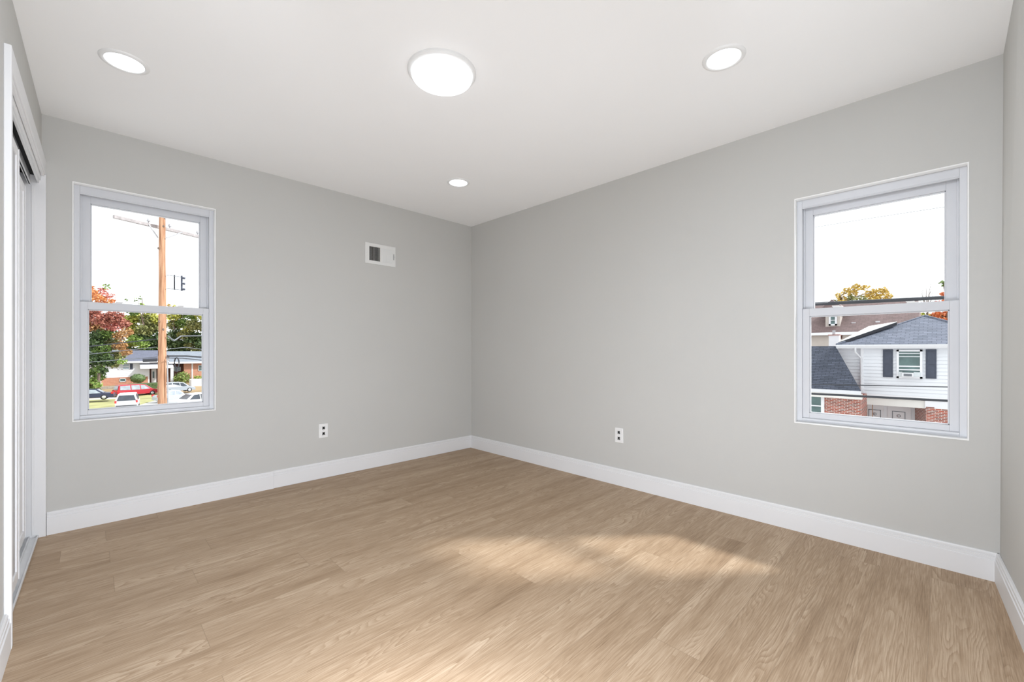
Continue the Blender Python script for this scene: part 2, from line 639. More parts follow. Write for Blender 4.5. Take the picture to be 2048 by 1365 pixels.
# ------------------------------------------------------------------ double hung windows
def dh_window(name, hole, T, rail):
    s, e, z0, z1 = hole
    w = e - s
    root = empty(name, tuple(T((s + e) / 2, 0.07, z0)))
    tag(root, kind='structure')
    B = lambda b, u0, u1, v0, v1, a, c: b.box(s + u0, s + u1, v0, v1, a, c, T)
    # painted drywall return with its corner bead
    r = MB()
    t = 0.005
    B(r, 0, t, -0.0025, TH, z0, z1)
    B(r, w - t, w, -0.0025, TH, z0, z1)
    B(r, t, w - t, -0.0025, TH, z0, z0 + t)
    B(r, t, w - t, -0.0025, TH, z1 - t, z1)
    r.build('window_return', M['return'], root)
    # vinyl main frame
    f = MB()
    j, hd, sl = 0.031, 0.050, 0.030
    B(f, t, j, 0.040, 0.125, z0 + t, z1 - t)
    B(f, w - j, w - t, 0.040, 0.125, z0 + t, z1 - t)
    B(f, j, w - j, 0.040, 0.125, z1 - hd, z1 - t)
    B(f, j, w - j, 0.040, 0.125, z0 + t, z0 + sl)
    B(f, j, j + 0.008, 0.078, 0.084, z0 + sl, z1 - hd)            # parting beads of the sash channels
    B(f, w - j - 0.008, w - j, 0.078, 0.084, z0 + sl, z1 - hd)
    B(f, j, w - j, 0.040, 0.052, z1 - hd - 0.006, z1 - hd)
    B(f, j, w - j, 0.034, 0.040, z0 + sl - 0.012, z0 + sl - 0.002)
    f.build('window_frame', M['vinyl'], root, bevel=0.0015)

    def sash(nm, u0, u1, v0, v1, a, c, stile, bot, top):
        b = MB()
        B(b, u0, u0 + stile, v0, v1, a, c)
        B(b, u1 - stile, u1, v0, v1, a, c)
        B(b, u0 + stile, u1 - stile, v0, v1, a, a + bot)
        B(b, u0 + stile, u1 - stile, v0, v1, c - top, c)
        # glazing bead step
        q = 0.006
        B(b, u0 + stile, u0 + stile + q, v0 + 0.008, v1 - 0.004, a + bot, c - top)
        B(b, u1 - stile - q, u1 - stile, v0 + 0.008, v1 - 0.004, a + bot, c - top)
        B(b, u0 + stile, u1 - stile, v0 + 0.008, v1 - 0.004, a + bot, a + bot + q)
        B(b, u0 + stile, u1 - stile, v0 + 0.008, v1 - 0.004, c - top - q, c - top)
        o = b.build(nm, M['vinyl'], root, bevel=0.0015)
        g = MB()
        B(g, u0 + stile, u1 - stile, (v0 + v1) / 2 - 0.002, (v0 + v1) / 2 + 0.002, a + bot, c - top)
        g.build('glass_pane', M['glass'], o)
        return o

    sash('upper_sash', j, w - j, 0.086, 0.116, rail - 0.045, z1 - hd, 0.046, 0.036, 0.044)
    lo = sash('lower_sash', j, w - j, 0.050, 0.078, z0 + sl, rail, 0.034, 0.030, 0.045)
    for fr in (0.28, 0.72):
        l = MB()
        c = w * fr
        B(l, c - 0.022, c + 0.022, 0.052, 0.074, rail, rail + 0.005)
        B(l, c - 0.008, c + 0.026, 0.050, 0.060, rail + 0.005, rail + 0.010)
        l.build('sash_lock', M['plastic'], lo, bevel=0.001)
    return root


dh_window('window_1', WL, TL, 1.372)
dh_window('window_2', WR, TR, 1.320)


# ------------------------------------------------------------------ ceiling lights
def downlight(c):
    e = empty('recessed_downlight', (c[0], c[1], H))
    t = MB().lathe([(0.0715, -0.004), (0.0745, -0.0075), (0.0825, -0.0075), (0.0915, -0.0035), (0.0930, 0.0)], (c[0], c[1], H), 64)
    t.build('trim_ring', M['plastic'], e)
    l = MB().lathe([(0.0722, -0.0045), (0.066, -0.0075), (0.045, -0.0095), (0.02, -0.0105), (0.0005, -0.0108)], (c[0], c[1], H), 64)
    l.build('lens', M['lens'], e)
    return e


d0 = downlight((0.112, 2.722))
spots = [((0.112, 2.722), 'round recessed ceiling light nearest the closet, above the left window'),
         ((2.100, 0.716), 'round recessed ceiling light nearest the right wall and its window'),
         ((2.122, 2.765), 'round recessed ceiling light in the far corner, smallest in the photo')]
for i, (c, lab) in enumerate(spots):
    o = d0 if i == 0 else copy_tree(d0)
    o.location = (c[0], c[1], H)
    tag(o, lab, 'ceiling light', 'recessed ceiling downlights')
bc = (1.222, 1.722, H)
e = empty('flush_mount_light', bc)
tag(e, 'large round white flush mount ceiling light in the middle of the ceiling', 'ceiling light')
MB().lathe([(0.165, 0.0), (0.165, -0.010), (0.158, -0.016), (0.148, -0.018)], bc, 72).build('base_ring', M['plastic'], e)
MB().lathe([(0.146, -0.016), (0.146, -0.030), (0.142, -0.036), (0.130, -0.039), (0.09, -0.041), (0.04, -0.042), (0.0005, -0.042)], bc, 72).build('diffuser', M['lens_big'], e)

# ------------------------------------------------------------------ supply register on the left wall
ux0, ux1, uz0, uz1 = 1.752, 2.053, 1.862, 2.050
e = empty('wall_register', ((ux0 + ux1) / 2, Y0, uz0))
tag(e, 'white metal air vent register high on the left wall', 'vent')
f = MB()
bx0, bx1, bz0, bz1 = ux0 + 0.038, ux1 - 0.036, uz0 + 0.030, uz1 - 0.030
f.prism([(ux0, Y0, uz0), (ux1, Y0, uz0), (ux1, Y0, uz1), (ux0, Y0, uz1)], (0, -0.0005, 0))
for (a0, a1, c0, c1) in ((ux0, bx0, uz0, uz1), (bx1, ux1, uz0, uz1), (bx0, bx1, uz0, bz0), (bx0, bx1, bz1, uz1)):
    f.box(a0, a1, Y0 - 0.009, Y0, c0, c1)
mx = (bx0 + bx1) / 2
f.box(mx - 0.006, mx + 0.006, Y0 - 0.009, Y0, bz0, bz1)
f.build('face_plate', M['register'], e, bevel=0.002)
MB().box(bx0, bx1, Y0 - 0.0015, Y0 - 0.0006, bz0, bz1).build('duct_opening', M['duct_and_shade'], e)
for side in (0, 1):
    lv = MB()
    lo_, hi_ = (bx0, mx - 0.006) if side == 0 else (mx + 0.006, bx1)
    n = 9
    pit = (hi_ - lo_) / n
    for k in range(n):
        c = lo_ + pit * (k + 0.5)
        dxx = 0.0026 if side == 0 else -0.0058
        # a blade leaning one way on the left bank, the other way on the right bank
        lv.add([(c - dxx, Y0 - 0.0085, bz0), (c - dxx, Y0 - 0.0085, bz1), (c + dxx, Y0 - 0.0016, bz1), (c + dxx, Y0 - 0.0016, bz0)], [(0, 1, 2, 3)])
        lv.add([(c - dxx + 0.0012, Y0 - 0.0085, bz0), (c - dxx + 0.0012, Y0 - 0.0085, bz1), (c + dxx + 0.0012, Y0 - 0.0016, bz1), (c + dxx + 0.0012, Y0 - 0.0016, bz0)], [(3, 2, 1, 0)])
        lv.add([(c - dxx, Y0 - 0.0085, bz0), (c - dxx + 0.0012, Y0 - 0.0085, bz0), (c - dxx + 0.0012, Y0 - 0.0085, bz1), (c - dxx, Y0 - 0.0085, bz1)], [(0, 1, 2, 3)])
    lv.build('louver_bank', M['register'], e, recalc=False)
MB().box(bx1 + 0.014, bx1 + 0.018, Y0 - 0.016, Y0 - 0.008, (uz0 + uz1) / 2 - 0.03, (uz0 + uz1) / 2 + 0.025).build('damper_lever', M['slot'], e)
for xs in (ux0 + 0.014, ux1 - 0.008):
    s_ = MB()
    s_.lathe([(0.004, 0.0), (0.004, 0.002), (0.0005, 0.0028)], (0, 0, 0), 12, T=lambda x, y, z, xs=xs: Vector((xs + x, Y0 - 0.009 - z, (uz0 + uz1) / 2 + y)))
    s_.build('screw', M['metal'], e)


# ------------------------------------------------------------------ duplex outlets
def outlet(T, base, label):
    """T(u, v, z): u along the wall, v out of the wall, z up from the plate centre"""
    e = empty('wall_outlet', base)
    tag(e, label, 'outlet', 'duplex wall outlets')
    p = MB()
    p.box(-0.037, 0.037, 0, 0.006, -0.059, 0.059, T)
    p.build('cover_plate', M['plastic'], e, bevel=0.003)
    for zc in (0.0235, -0.0235):
        r = MB()
        r.box(-0.0165, 0.0165, 0.006, 0.0080, zc - 0.012, zc + 0.012, T)
        r.box(-0.011, 0.011, 0.006, 0.0080, zc - 0.0155, zc + 0.0155, T)
        rr = r.build('receptacle', M['plastic'], e, bevel=0.0005)
        s = MB()
        s.box(-0.0085, -0.0055, 0.0078, 0.0084, zc - 0.002, zc + 0.008, T)
        s.box(0.0055, 0.0085, 0.0078, 0.0084, zc - 0.001, zc + 0.007, T)
        s.box(-0.003, 0.003, 0.0078, 0.0084, zc - 0.011, zc - 0.005, T)
        s.build('slots', M['slot'], rr)
    s = MB()
    s.lathe([(0.003, 0.0), (0.0028, 0.0012), (0.0005, 0.0016)], (0, 0, 0), 12, T=lambda x, y, z: T(x, 0.006 + z, y))
    s.build('screw', M['metal'], e)


oc = Vector((1.386, Y0, 0.396))
outlet(lambda u, v, z: oc + Vector((u, -v, z)), tuple(oc), 'white duplex outlet low on the left wall, below and left of the vent')
oc2 = Vector((X0, 1.803, 0.396))
outlet(lambda u, v, z: oc2 + Vector((-v, u, z)), tuple(oc2), 'white duplex outlet low on the right wall, left of its window')

# ------------------------------------------------------------------ outdoors: materials
M['siding'] = mat('white_vinyl_siding', (0.72, 0.74, 0.78), 0.6, var=0.015, scale=1.0)
M['white'] = mat('white_house_paint', (0.76, 0.77, 0.80), 0.6, var=0.02, scale=2)
M['soffit'] = mat('soffit_paint', (0.72, 0.71, 0.68), 0.7, var=0.03, scale=2)
M['gutter'] = mat('gutter_enamel', (0.66, 0.67, 0.70), 0.45, var=0.03, scale=4)
M['shutter'] = mat('charcoal_shutter', (0.055, 0.065, 0.095), 0.6, var=0.1, scale=6)
M['pane'] = mat('house_window_glass', (0.10, 0.16, 0.16), 0.15, var=0.35, scale=1.6)
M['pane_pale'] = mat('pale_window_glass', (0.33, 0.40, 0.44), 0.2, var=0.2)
M['blind'] = mat('white_blind', (0.62, 0.66, 0.68), 0.6)
M['brick_x'] = pattern_mat('red_brick_facing_x', (1, 2), (0.40, 0.095, 0.06), (0.16, 0.065, 0.055), (0.60, 0.53, 0.49), 0.22, 0.077, 0.011)
M['brick_d'] = pattern_mat('red_brick_side', (0, 2), (0.33, 0.12, 0.09), (0.20, 0.09, 0.075), (0.52, 0.45, 0.42), 0.22, 0.077, 0.012)
M['brick_y'] = pattern_mat('orange_brick_facing_y', (0, 2), (0.50, 0.20, 0.11), (0.42, 0.16, 0.09), (0.55, 0.38, 0.30), 0.3, 0.1, 0.012)
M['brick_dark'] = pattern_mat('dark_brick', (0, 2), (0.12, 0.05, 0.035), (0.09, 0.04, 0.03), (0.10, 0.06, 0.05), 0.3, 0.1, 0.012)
M['block'] = pattern_mat('retaining_wall_block', (0, 2), (0.42, 0.38, 0.32), (0.34, 0.31, 0.27), (0.25, 0.22, 0.19), 0.6, 0.22, 0.02)
M['shingle_x'] = pattern_mat('blue_grey_shingle', (1, 2), (0.18, 0.20, 0.26), (0.12, 0.14, 0.185), (0.075, 0.085, 0.12), 0.34, 0.085, 0.012, noise=0.3)
M['shingle_dark'] = pattern_mat('slate_grey_shingle', (1, 2), (0.085, 0.097, 0.135), (0.05, 0.06, 0.085), (0.025, 0.03, 0.045), 0.34, 0.085, 0.012, noise=0.35)
M['shingle_brown'] = pattern_mat('brown_shingle', (1, 2), (0.21, 0.145, 0.14), (0.17, 0.12, 0.115), (0.14, 0.10, 0.10), 0.4, 0.14, 0.015, noise=0.3)
M['shingle_y'] = pattern_mat('grey_ranch_shingle', (0, 2), (0.145, 0.155, 0.21), (0.115, 0.125, 0.17), (0.09, 0.095, 0.13), 0.5, 0.10, 0.015, noise=0.25)
M['shingle_pale'] = pattern_mat('pale_ranch_shingle', (0, 2), (0.25, 0.28, 0.32), (0.21, 0.24, 0.28), (0.18, 0.20, 0.24), 0.5, 0.10, 0.015, noise=0.2)
M['stucco'] = mat('tan_stucco', (0.52, 0.47, 0.43), 0.9, var=0.05, scale=2, bump=0.1)
M['solar'] = mat('solar_glass_sheen', (0.80, 0.80, 0.78), 0.2, var=0.05, scale=2)  # white sheen on the panel put into its base colour
M['solar_edge'] = mat('black_solar_frame', (0.015, 0.016, 0.025), 0.4)
M['pole'] = None
M['cable'] = mat('black_cable', (0.03, 0.032, 0.04), 0.5, var=0.1)
M['cable_grey'] = mat('grey_wire', (0.16, 0.17, 0.19), 0.4, metal=0.4, var=0.1)
M['weathered'] = mat('weathered_timber', (0.36, 0.33, 0.33), 0.8, var=0.2, scale=9)
M['galv'] = mat('galvanised_steel', (0.45, 0.45, 0.47), 0.4, metal=0.6, var=0.08)
M['bark'] = mat('tree_bark', (0.16, 0.115, 0.09), 0.9, var=0.3, scale=8, bump=0.4)
M['ground'] = mat('pale_concrete_ground', (0.55, 0.54, 0.52), 0.85, var=0.06, scale=0.4)
M['lawn'] = mat('dry_lawn', (0.37, 0.36, 0.16), 0.9, var=0.3, scale=0.35)
M['dirt'] = mat('brown_soil', (0.34, 0.24, 0.13), 0.95, var=0.2, scale=0.5)
M['rust'] = mat('rusty_rod', (0.33, 0.20, 0.13), 0.7, var=0.2)
M['tyre'] = mat('black_tyre', (0.02, 0.02, 0.022), 0.8)
M['hub'] = mat('silver_hub', (0.6, 0.6, 0.62), 0.35, metal=0.5)
M['carglass'] = mat('tinted_car_glass', (0.05, 0.06, 0.075), 0.08, var=0.2, scale=2)
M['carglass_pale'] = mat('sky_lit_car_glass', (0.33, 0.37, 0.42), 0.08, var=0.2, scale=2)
M['lamp_red'] = mat('red_tail_lamp', (0.55, 0.03, 0.03), 0.3)
M['bumper'] = mat('dark_bumper', (0.06, 0.06, 0.065), 0.6)


def wood_pole_mat():
    m = bpy.data.materials.new('orange_utility_pole_wood')
    m.use_nodes = True
    nt = m.node_tree
    p = nt.nodes['Principled BSDF']
    p.inputs['Roughness'].default_value = 0.8
    tc = nt.nodes.new('ShaderNodeTexCoord')
    mp = nt.nodes.new('ShaderNodeMapping')
    mp.inputs['Scale'].default_value = (14, 14, 0.9)
    nt.links.new(tc.outputs['Object'], mp.inputs[0])
    n = nt.nodes.new('ShaderNodeTexNoise')
    n.inputs['Scale'].default_value = 1.5
    n.inputs['Detail'].default_value = 6
    nt.links.new(mp.outputs[0], n.inputs['Vector'])
    r = nt.nodes.new('ShaderNodeValToRGB')
    r.color_ramp.elements[0].position = 0.30
    r.color_ramp.elements[0].color = (0.26, 0.115, 0.055, 1)
    r.color_ramp.elements[1].position = 0.68
    r.color_ramp.elements[1].color = (0.58, 0.33, 0.20, 1)
    nt.links.new(n.outputs['Fac'], r.inputs['Fac'])
    v = nt.nodes.new('ShaderNodeTexVoronoi')
    v.inputs['Scale'].default_value = 1.0
    mp2 = nt.nodes.new('ShaderNodeMapping')
    mp2.inputs['Scale'].default_value = (3.0, 3.0, 1.1)
    nt.links.new(tc.outputs['Object'], mp2.inputs[0])
    nt.links.new(mp2.outputs[0], v.inputs['Vector'])
    lt = nt.nodes.new('ShaderNodeMath')
    lt.operation = 'LESS_THAN'
    lt.inputs[1].default_value = 0.13
    nt.links.new(v.outputs['Distance'], lt.inputs[0])
    mx = nt.nodes.new('ShaderNodeMix')
    mx.data_type = 'RGBA'
    nt.links.new(lt.outputs[0], mx.inputs['Factor'])
    nt.links.new(r.outputs['Color'], mx.inputs['A'])
    mx.inputs['B'].default_value = (0.10, 0.045, 0.03, 1)
    nt.links.new(mx.outputs['Result'], p.inputs['Base Color'])
    return m


M['pole'] = wood_pole_mat()

LEAF = {
    'orange': leaf_mat('orange_leaves', (0.62, 0.20, 0.06), (0.75, 0.38, 0.16)),
    'pink': leaf_mat('red_pink_leaves', (0.45, 0.10, 0.09), (0.70, 0.30, 0.24)),
    'red': leaf_mat('brick_red_leaves', (0.26, 0.07, 0.055), (0.50, 0.20, 0.14)),
    'rust': leaf_mat('rusty_leaves', (0.32, 0.16, 0.06), (0.55, 0.32, 0.14)),
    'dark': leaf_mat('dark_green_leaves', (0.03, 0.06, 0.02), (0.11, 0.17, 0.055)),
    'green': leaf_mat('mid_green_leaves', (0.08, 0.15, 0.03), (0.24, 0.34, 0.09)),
    'bright': leaf_mat('bright_green_leaves', (0.16, 0.28, 0.05), (0.38, 0.50, 0.14)),
    'lime': leaf_mat('yellow_green_leaves', (0.28, 0.32, 0.04), (0.55, 0.52, 0.12)),
    'olive': leaf_mat('olive_leaves', (0.13, 0.15, 0.045), (0.34, 0.34, 0.13)),
    'yellow': leaf_mat('golden_leaves', (0.45, 0.30, 0.05), (0.70, 0.52, 0.14)),
    'fire': leaf_mat('fiery_orange_leaves', (0.60, 0.15, 0.05), (0.85, 0.36, 0.15)),
}

GZ = -5.7          # street level outside


# ------------------------------------------------------------------ outdoors: ground
def poly_slab(name, pts, thick, m, kind='structure'):
    b = MB()
    b.prism(pts, (0, 0, -thick))
    return tag(b.build(name, m), kind=kind)


poly_slab('street', [(-70, 6, GZ), (90, 6, GZ), (90, 84, GZ), (-70, 84, GZ)], 0.3, M['ground'])
poly_slab('street_side', [(6, -60, GZ), (90, -60, GZ), (90, 6, GZ), (6, 6, GZ)], 0.3, M['ground'])
# bank rising from the street to the ranch house
b = MB()
b.add([(-70, 84, GZ - 0.3), (90, 84, GZ - 0.3), (90, 84, GZ), (-70, 84, GZ), (-70, 97, -4.95), (90, 97, -4.95), (90, 160, -4.9), (-70, 160, -4.9), (-70, 160, GZ - 0.3), (90, 160, GZ - 0.3)],
      [(0, 1, 2, 3), (3, 2, 5, 4), (4, 5, 6, 7), (7, 6, 9, 8), (8, 9, 1, 0), (0, 3, 4, 7, 8), (1, 9, 6, 5, 2)])
tag(b.build('bank', M['dirt']), kind='structure')
lawnpts = [on_z(120, 803, GZ + 0.06), on_z(235, 798, GZ + 0.06), on_z(318, 787, GZ + 0.06), on_z(322, 797, GZ + 0.06), on_z(250, 818, GZ + 0.06), on_z(120, 838, GZ + 0.06)]
poly_slab('lawn', lawnpts, 0.10, M['lawn'])


# ------------------------------------------------------------------ trees
def leaf_cloud(b, c, r, n, size, mi, rng, flat=0.8):
    c = Vector(c)
    for _ in range(n):
        while True:
            p = Vector((rng.uniform(-1, 1), rng.uniform(-1, 1), rng.uniform(-1, 1)))
            if 0.15 < p.length < 1:
                break
        p = p * (0.75 + 0.35 * rng.random())
        q = c + Vector((p.x * r, p.y * r, p.z * r * flat))
        u = Vector((rng.gauss(0, 1), rng.gauss(0, 1), rng.gauss(0, 0.6))).normalized()
        w = u.orthogonal().normalized()
        a = rng.uniform(0, 6.28)
        w = (w * math.cos(a) + u.cross(w) * math.sin(a)) * size * 0.38
        u = u * size * rng.uniform(0.35, 0.65)
        k = u.cross(w).normalized() * size * 0.08
        b.add([q - u, q + w + k, q + u, q - w + k], [(0, 1, 2, 3)], mi)


def tree(name, label, cat, trunk, clusters, d, size, dens, jitter=1.5, seed=1, limbs=5, group=None, ground=None):
    """trunk: (px, foot z, height fraction radius); clusters: (px, py, radius px, colour, density factor)"""
    rng = random.Random(seed)
    foot = on_d(trunk[0], 701, d)
    foot.z = trunk[1]
    e = empty(name, tuple(foot))
    tag(e, label, cat, group)
    b = MB()
    keys = []
    cen = []
    for px, py, rp, colr, df in clusters:
        if colr not in keys:
            keys.append(colr)
        dd = d + rng.uniform(-jitter, jitter)
        c = on_d(px, py, dd)
        r = rp / FPX * dd * 0.9
        cen.append((c, r))
        leaf_cloud(b, c, r, int(dens * df * (rp / 12.0) ** 2), size, keys.index(colr), rng)
    b.build('foliage', [LEAF[k] for k in keys], e, recalc=False)
    t = MB()
    cen.sort(key=lambda q: q[0].z)
    mid = cen[len(cen) // 2][0]
    top = cen[-1][0]
    tr = trunk[2]
    a1 = foot.lerp(Vector((mid.x, mid.y, mid.z)), 0.5)
    a1.x, a1.y = foot.x * 0.8 + a1.x * 0.2, foot.y * 0.8 + a1.y * 0.2
    t.tube([foot, a1, mid, top], [tr, tr * 0.75, tr * 0.45, tr * 0.12], 9)
    for c, r in cen[::max(1, len(cen) // limbs)]:
        s = a1.lerp(mid, rng.uniform(0.1, 0.9))
        if (c - s).length > 0.3:
            t.tube([s, s.lerp(c, 0.5) + Vector((0, 0, 0.15 * r)), c], [tr * 0.32, tr * 0.2, tr * 0.06], 6)
    t.build('trunk', M['bark'], e)
    return e


tree('maple_tree', 'maple turning orange and red, at the left edge of the left window', 'tree', (196, -5.3, 0.2), [
    (184, 588, 15, 'orange', 0.8), (198, 600, 14, 'orange', 0.8), (205, 582, 11, 'pink', 0.35), (214, 592, 10, 'pink', 0.35), (222, 606, 12, 'orange', 0.6),
    (212, 574, 9, 'green', 0.12), (228, 592, 8, 'pink', 0.15), (172, 575, 14, 'orange', 0.6), (160, 600, 22, 'orange', 1),
    (185, 628, 18, 'red', 1), (205, 640, 18, 'red', 1), (230, 634, 18, 'red', 1), (222, 652, 18, 'pink', 0.8), (246, 648, 15, 'red', 0.8), (254, 664, 12, 'rust', 0.7),
    (190, 655, 18, 'rust', 0.8), (170, 650, 25, 'red', 1.2), (240, 672, 14, 'rust', 0.8),
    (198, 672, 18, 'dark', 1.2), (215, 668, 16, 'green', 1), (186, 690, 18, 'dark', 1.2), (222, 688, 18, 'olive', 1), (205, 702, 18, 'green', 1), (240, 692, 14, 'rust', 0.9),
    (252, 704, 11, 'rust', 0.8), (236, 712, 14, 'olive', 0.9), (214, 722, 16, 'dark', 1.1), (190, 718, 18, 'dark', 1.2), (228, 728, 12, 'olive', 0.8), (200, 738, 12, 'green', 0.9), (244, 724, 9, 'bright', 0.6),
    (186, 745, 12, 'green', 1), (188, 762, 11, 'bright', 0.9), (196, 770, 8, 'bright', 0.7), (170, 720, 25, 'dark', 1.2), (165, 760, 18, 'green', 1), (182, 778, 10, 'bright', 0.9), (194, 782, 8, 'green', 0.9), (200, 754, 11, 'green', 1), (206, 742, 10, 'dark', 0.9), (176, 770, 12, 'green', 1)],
    61.0, 0.34, 210, 1.6, 11)
tree('yellow_green_tree', 'tall yellow green tree just left of the utility pole, beyond the maple', 'tree', (300, -4.8, 0.4), [
    (258, 642, 16, 'lime', 1), (276, 636, 15, 'lime', 1), (294, 640, 16, 'olive', 1), (268, 660, 16, 'lime', 0.9), (288, 662, 16, 'olive', 1), (306, 655, 18, 'olive', 1),
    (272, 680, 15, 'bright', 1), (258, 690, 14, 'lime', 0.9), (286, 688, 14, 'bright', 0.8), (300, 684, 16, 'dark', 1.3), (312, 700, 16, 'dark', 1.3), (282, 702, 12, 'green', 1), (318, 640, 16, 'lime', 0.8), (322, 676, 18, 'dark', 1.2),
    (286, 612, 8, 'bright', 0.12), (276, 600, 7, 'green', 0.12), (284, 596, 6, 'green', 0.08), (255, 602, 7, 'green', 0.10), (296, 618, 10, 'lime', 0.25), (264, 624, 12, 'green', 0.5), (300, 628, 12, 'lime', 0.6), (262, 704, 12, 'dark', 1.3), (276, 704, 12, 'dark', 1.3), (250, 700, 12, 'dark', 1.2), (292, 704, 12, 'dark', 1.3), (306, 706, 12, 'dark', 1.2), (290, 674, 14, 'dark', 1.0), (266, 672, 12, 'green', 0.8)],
    90.0, 0.50, 240, 1.5, 12)
tree('olive_tree', 'broad olive green tree right of the utility pole, behind the ranch roof', 'tree', (372, -4.8, 0.4), [
    (346, 632, 15, 'lime', 0.9), (362, 628, 14, 'olive', 0.9), (380, 630, 14, 'green', 0.9), (398, 628, 14, 'lime', 1), (414, 634, 16, 'lime', 1),
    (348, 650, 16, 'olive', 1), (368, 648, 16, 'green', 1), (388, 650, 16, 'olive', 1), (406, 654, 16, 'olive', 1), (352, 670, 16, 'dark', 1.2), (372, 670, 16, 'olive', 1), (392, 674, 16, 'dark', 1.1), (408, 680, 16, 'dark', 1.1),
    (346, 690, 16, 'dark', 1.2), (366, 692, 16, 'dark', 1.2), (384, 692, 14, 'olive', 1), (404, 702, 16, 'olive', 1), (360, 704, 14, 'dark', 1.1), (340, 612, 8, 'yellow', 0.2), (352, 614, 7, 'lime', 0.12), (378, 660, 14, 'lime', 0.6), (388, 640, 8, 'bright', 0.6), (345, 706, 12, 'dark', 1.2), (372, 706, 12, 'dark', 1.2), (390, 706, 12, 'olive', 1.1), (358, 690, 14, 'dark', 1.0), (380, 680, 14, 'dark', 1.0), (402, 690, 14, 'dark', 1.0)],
    110.0, 0.55, 240, 1.5, 13)

# ------------------------------------------------------------------ ranch house across the street
RY = 100.0
px_x = lambda px: on_y(px, 701, RY).x
zz = lambda px, py: on_y(px, py, RY).z
zE = zz(250, 724.5)
zS = zz(250, 755)
zB = zz(250, 768) - 0.4
e = empty('ranch_house', (px_x(290), RY, zB))
tag(e, 'low ranch house with white siding, orange brick and grey roof across the street', 'house')
X = px_x
b = MB()
nb = 8
for i in range(nb):                                   # lapped siding courses
    z0 = zS + (zE - zS) * i / nb
    z1 = zS + (zE - zS) * (i + 1) / nb
    b.add([(X(150), RY - 0.03, z0), (X(299), RY - 0.03, z0), (X(299), RY, z1), (X(150), RY, z1)], [(0, 1, 2, 3)])
    b.add([(X(150), RY, z0), (X(299), RY, z0), (X(299), RY - 0.03, z0), (X(150), RY - 0.03, z0)], [(0, 1, 2, 3)])
b.build('siding_wall', M['siding'], e, recalc=False)
MB().box(X(150), X(299), RY - 0.02, RY + 8, zB, zS).build('brick_base', M['brick_y'], e)
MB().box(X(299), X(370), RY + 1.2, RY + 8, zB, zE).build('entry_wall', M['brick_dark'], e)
MB().box(X(368), X(430), RY - 0.02, RY + 8, zB, zE).build('brick_wall', M['brick_y'], e)
MB().box(X(150), X(299), RY + 0.01, RY + 8, zS, zE).build('wall_core', M['white'], e)
# roof: grey left, paler right, with white fascia
ridge = zz(280, 709) + 0.45
xl, xm, xr = X(120), X(336), X(440)
MB().prism([(xl, RY - 0.8, zE + 0.12), (xl, RY + 4, ridge + 0.25), (xl, RY + 9, zE + 0.12)], (xm - xl, 0, 0)).build('roof', M['shingle_y'], e)
MB().prism([(xm, RY - 0.9, zE - 0.12), (xm, RY + 4.2, ridge + 0.05), (xm, RY + 9, zE)], (xr - xm, 0, 0)).build('roof', M['shingle_pale'], e)
MB().box(xl, xm, RY - 0.85, RY - 0.78, zE - 0.14, zE + 0.14).box(xm, xr, RY - 0.95, RY - 0.88, zE - 0.42, zE - 0.10).build('fascia', M['white'], e)


def flat_window(parent, x0, x1, z0, z1, frame=0.07, y=RY, rail=True, pm='pane'):
    f = MB()
    f.box(x0, x0 + frame, y - 0.09, y, z0, z1).box(x1 - frame, x1, y - 0.09, y, z0, z1)
    f.box(x0, x1, y - 0.09, y, z0, z0 + frame).box(x0, x1, y - 0.09, y, z1 - frame, z1)
    if rail:
        f.box(x0, x1, y - 0.08, y, (z0 + z1) / 2 - 0.03, (z0 + z1) / 2 + 0.03)
    o = f.build('window', M['white'], parent)
    MB().box(x0 + frame, x1 - frame, y - 0.05, y - 0.035, z0 + frame, z1 - frame).build('pane', M[pm], o)
    return o


flat_window(e, X(244.5), X(259), zz(250, 739.5), zz(250, 727.5), pm='pane_pale')
flat_window(e, X(236), X(243), zz(240, 739.5), zz(240, 727.5), pm='blind')
MB().box(X(260), X(265.5), RY - 0.08, RY - 0.02, zz(250, 739.5), zz(250, 728)).build('shutter', M['shutter'], e)
flat_window(e, X(239), X(252), zz(245, 764), zz(245, 757.5), rail=False)
flat_window(e, X(396.5), X(408), zz(400, 742.5), zz(400, 731))
flat_window(e, X(349), X(363), zz(355, 743), zz(355, 734.5), y=RY + 1.2)
# entry: canopy, door, white post
b = MB()
b.prism([(X(279), RY - 1.6, zz(285, 737.5)), (X(279), RY, zz(285, 728)), (X(279), RY, zz(285, 727)), (X(279), RY - 1.6, zz(285, 736))], (X(345) - X(279), 0, 0))
b.build('entry_canopy', M['gutter'], e)
d_ = MB().box(X(304), X(314), RY + 1.10, RY + 1.2, zz(308, 766), zz(308, 739)).build('door', M['white'], e)
MB().box(X(306.5), X(310), RY + 1.06, RY + 1.11, zz(308, 757), zz(308, 744)).build('door_glass', M['pane'], d_)
MB().box(X(340.5), X(346.5), RY - 0.4, RY - 0.1, zB, zz(343, 737)).build('porch_post', M['white'], e)
MB().box(X(383), X(385.5), RY - 0.12, RY - 0.02, zB, zE).build('downspout', M['white'], e)
MB().box(X(296), X(299), RY - 0.04, RY + 0.02, zB, zS + 0.2).build('corner_board', M['white'], e)
MB().box(X(200.5), X(202), RY - 2.2, RY - 2.1, zB - 0.4, zS + 0.2).build('porch_post', M['white'], e)

b = MB()
b.box(X(200), X(250), RY - 6.2, RY - 5.8, GZ + 0.2, zz(230, 768.5))
o = b.build('retaining_wall', M['block'])
tag(o, 'low grey block retaining wall in front of the ranch house', 'wall')


